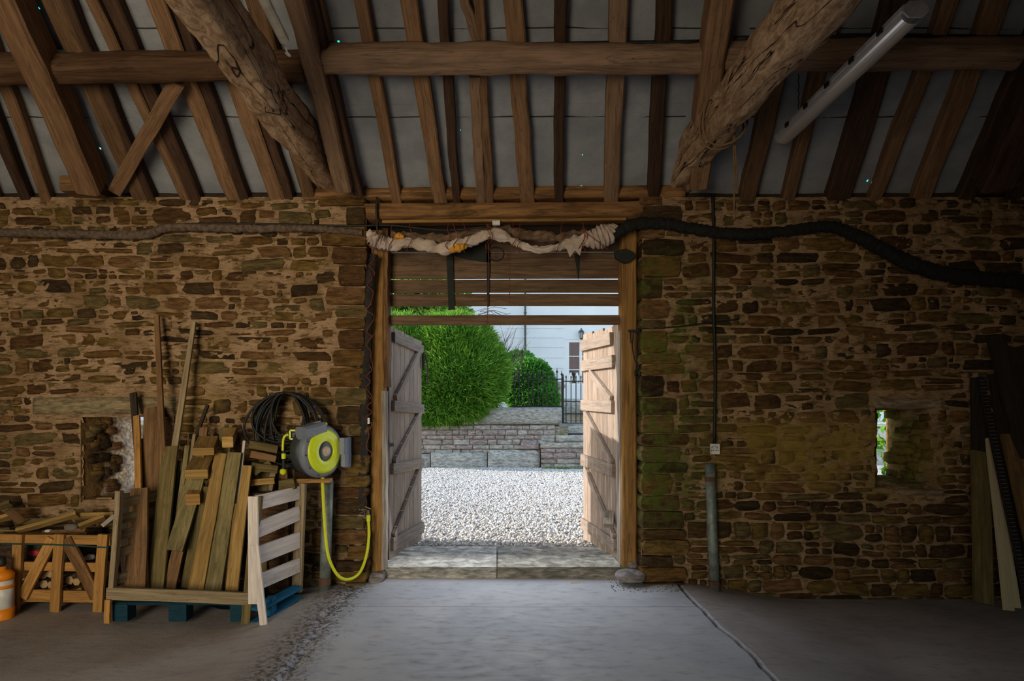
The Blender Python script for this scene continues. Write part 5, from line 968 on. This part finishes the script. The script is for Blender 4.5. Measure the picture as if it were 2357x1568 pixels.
pl_ += [(430, 1300, -.4, 470, 985, -.2, 22, 18, 'brown', 'dull brown board behind the stacked blocks, top just below the dark stick'), (505, 1330, -.4, 520, 985, -.2, 30, 26, 'olive', 'dark board filling the gap behind the grey green board'),
        (600, 1330, -.45, 610, 1030, -.15, 30, 24, 'olive', 'upright dark board in the heap behind the slatted panel'), (655, 1330, -.3, 652, 1060, -.1, 22, 20, 'brown', 'upright brown board in the heap under the hose reel'), (300, 1300, -.35, 330, 1010, -.15, 20, 18, 'olive', 'shaded narrow board behind the pale orange batten'),
        (418, 1200, -.35, 448, 1000, -.2, 8, 7, 'fence', 'thin grey lath leaning right in front of the heap centre'), (366, 1240, -.4, 372, 1130, -.35, 10, 4, 'yellow', 'small bright splinter of wood in the middle of the box')]
for x0, y0, Y0, x1, y1, Y1, w0, w1, mt, lb in pl_: plank(x0, y0, Y0, x1, y1, Y1, w0, mt, lb, .024, wp1=w1)
def chunk(x0, y0, x1, y1, h_, mat, lb, Y0=-.5, Y1=-.2, th=.07):
    a = P(x0, y0, Y0); c_ = P(x1, y1, Y1); MB().beam(a, c_, th, h_*(CD+Y0)/F, (0, 0, 1), 3, .001, .05).build('timber_offcut', W[mat], None, label=lb, cat='offcut')
chunk(468, 1040, 480, 1012, 18, 'yellow', 'thick offcut with pale sawn end lying on the boards, upper one', -.5, -.2, .15); chunk(452, 1092, 468, 1060, 22, 'yellow', 'thick offcut with pale sawn end lying on the boards, lower one', -.52, -.22, .16)
chunk(524, 1018, 534, 996, 26, 'yellow', 'small thick offcut on top of the grey green board', -.45, -.2, .08); chunk(444, 1150, 458, 1124, 26, 'orange', 'reddish stub of round post lying among the boards', -.52, -.3, .1)
for i, (x0, y0, x1, y1, w_, mt, lb) in enumerate(((575, 1022, 640, 1034, 18, 'olive', 'uppermost dark board on the heap left of the reel'), (578, 1044, 636, 1056, 16, 'brown', 'second dark board down on the heap left of the reel'), (580, 1072, 640, 1080, 18, 'olive', 'third dark board on the heap left of the reel'), (578, 1112, 632, 1106, 14, 'yellow', 'pale short board low on the heap left of the reel'), (586, 1092, 622, 1066, 12, 'olive', 'tilted olive board on the heap left of the reel'))):
    plank(x0, y0, -.35, x1, y1, -.3, w_, mt, lb, .08)
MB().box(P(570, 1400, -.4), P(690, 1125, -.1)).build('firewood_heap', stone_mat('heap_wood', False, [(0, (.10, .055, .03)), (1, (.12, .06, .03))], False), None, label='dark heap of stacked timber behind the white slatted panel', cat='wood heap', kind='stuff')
MB().beam(P(676, 1106, -.34), P(762, 1106, -.34), .1, .03).build('shelf_board', W['orange'], None, label='short orange brown shelf board just under the hose reel', cat='shelf')
MB().beam(P(648, 1118, -.4), P(682, 1112, -.4), .1, .085).build('timber_offcut', W['olive'], None, label='dark squared block under the hose reel, left of the shelf', cat='offcut')
# white slatted panel
wp = T('slatted_panel', P(600, 1440, -.8), 'whitewashed slatted pallet side on the right of the box', 'panel'); Y0, Y1 = -.83, -.36
for (ya, yb, wa, wb) in ((1158, 1134, 34, 30), (1221, 1181, 37, 31), (1280, 1243, 41, 34), (1342, 1301, 36, 35)):
    a = P(590, ya, Y0); c_ = P(688, yb, Y1); MB().beam(a, c_, .02, wa*(CD+Y0)/F, seg=4, jit=.001, w1=None, ch=.05).build('slat', W['white'], wp)
MB().beam(P(584, 1390, Y0-.01), P(583, 1143, Y0-.01), .075, .02, (.1, 1, 0)).build('stile', W['white'], wp); MB().beam(P(684, 1362, Y1+.03), P(694, 1112, Y1+.03), .075, .05, (0, 1, 0), 4, .002).build('stile', W['fence'], wp, label='bare brown far stile')
plank(609, 1456, -.93, 586, 1256, -.86, 16, 'white', 'loose white board leaning on the slatted panel, foot on the floor', .02, wp1=19)
bp = T('blue_pallet', P(630, 1390, -.6), 'bright blue pallet corner sticking out under the white slatted panel', 'pallet'); MB().beam(P(588, 1404, -.84), P(684, 1352, -.4), .1, .02, seg=3).build('deck_board', W['blue'], bp)
a = P(622, 1382, -.7); MB().box(a-Vector((.03, .05, .1)), a+Vector((.03, .05, .02))).build('block', W['blue'], bp); MB().beam(P(588, 1435, -.84), P(684, 1372, -.4), .1, .016, seg=3).build('runner_board', W['blue'], bp)
# ---- boards at the far right
rb = [(2263, 1390, -.42, 2255, 1040, -.1, 44, 40, 'olive', 'broad dull board standing left of the new cream batten'), (2262, 1350, -.1, 2252, 870, -.05, 38, 34, 'blackwood', 'blackened board behind the broad dull board'),
      (2322, 1406, -.55, 2276, 1010, -.12, 22, 13, 'cream', 'new cream batten leaning on the right wall'), (2340, 1400, -.5, 2284, 1030, -.1, 16, 10, 'cream', 'second cream batten just behind the first one'),
      (2420, 1420, -.55, 2322, 1000, -.12, 44, 36, 'brown', 'brown board leaning at the right frame edge'), (2440, 1330, -.3, 2290, 772, -.05, 52, 40, 'blackwood', 'tall blackened board, highest of the right hand stack'), (2470, 1400, -.4, 2330, 800, -.05, 60, 46, 'blackwood', 'tall wide blackened board at the right edge of the frame'), (2380, 1380, -.2, 2295, 860, -.03, 46, 40, 'blackwood', 'blackened board between the toothed strip and the wall')]
for x0, y0, Y0, x1, y1, Y1, w0, w1, mt, lb in rb: plank(x0, y0, Y0, x1, y1, Y1, w0, mt, lb, .03, wp1=w1)
ts = T('toothed_strip', P(2357, 1380, -.6), 'long black toothed conveyor strip leaning beside the cream batten', 'strip'); a = P(2368, 1400, -.56); c_ = P(2256, 868, -.1); MB().beam(a, c_, .055, .018, (0, 1, 0), 8).build('strip', M_BLACK, ts)
d = (c_-a); s_ = d.normalized().cross(Vector((0, 1, 0))).normalized(); M_TOO = plain('tooth_metal', (.16, .12, .10), .6, .4)
for k in range(60): p = a+d*(k/60)+Vector((0, -.014, 0)); MB().box(p-Vector((.02, .006, .0025)), p+Vector((.02, .004, .0025))).build('tooth', M_TOO, ts)
# debris at the wall foot
n = 900; x = np.concatenate([rng.normal(-1.22, .07, 500), rng.uniform(.95, 1.5, 250), rng.uniform(-2.2, -1.1, 150)]); y = np.concatenate([-rng.random(500)**1.3*2.2, rng.uniform(-.25, .14, 250), rng.uniform(-.4, -.05, 150)])
pebbles(x, y, floor_h(x, y)+.002, rng.uniform(.002, .008, n), 'floor_rubble', plain('grit', (.13, .11, .095), .95, nz=.4), kind='stuff', label='crumbs of grit and mortar along the slab edge')
MB().tube([P(1314, 1342, -.1), P(1336, 1341, -.12)], .005, 4).build('wood_splinter', W['cream'], None, label='single pale splinter of wood on the floor before the doorstep', cat='splinter')
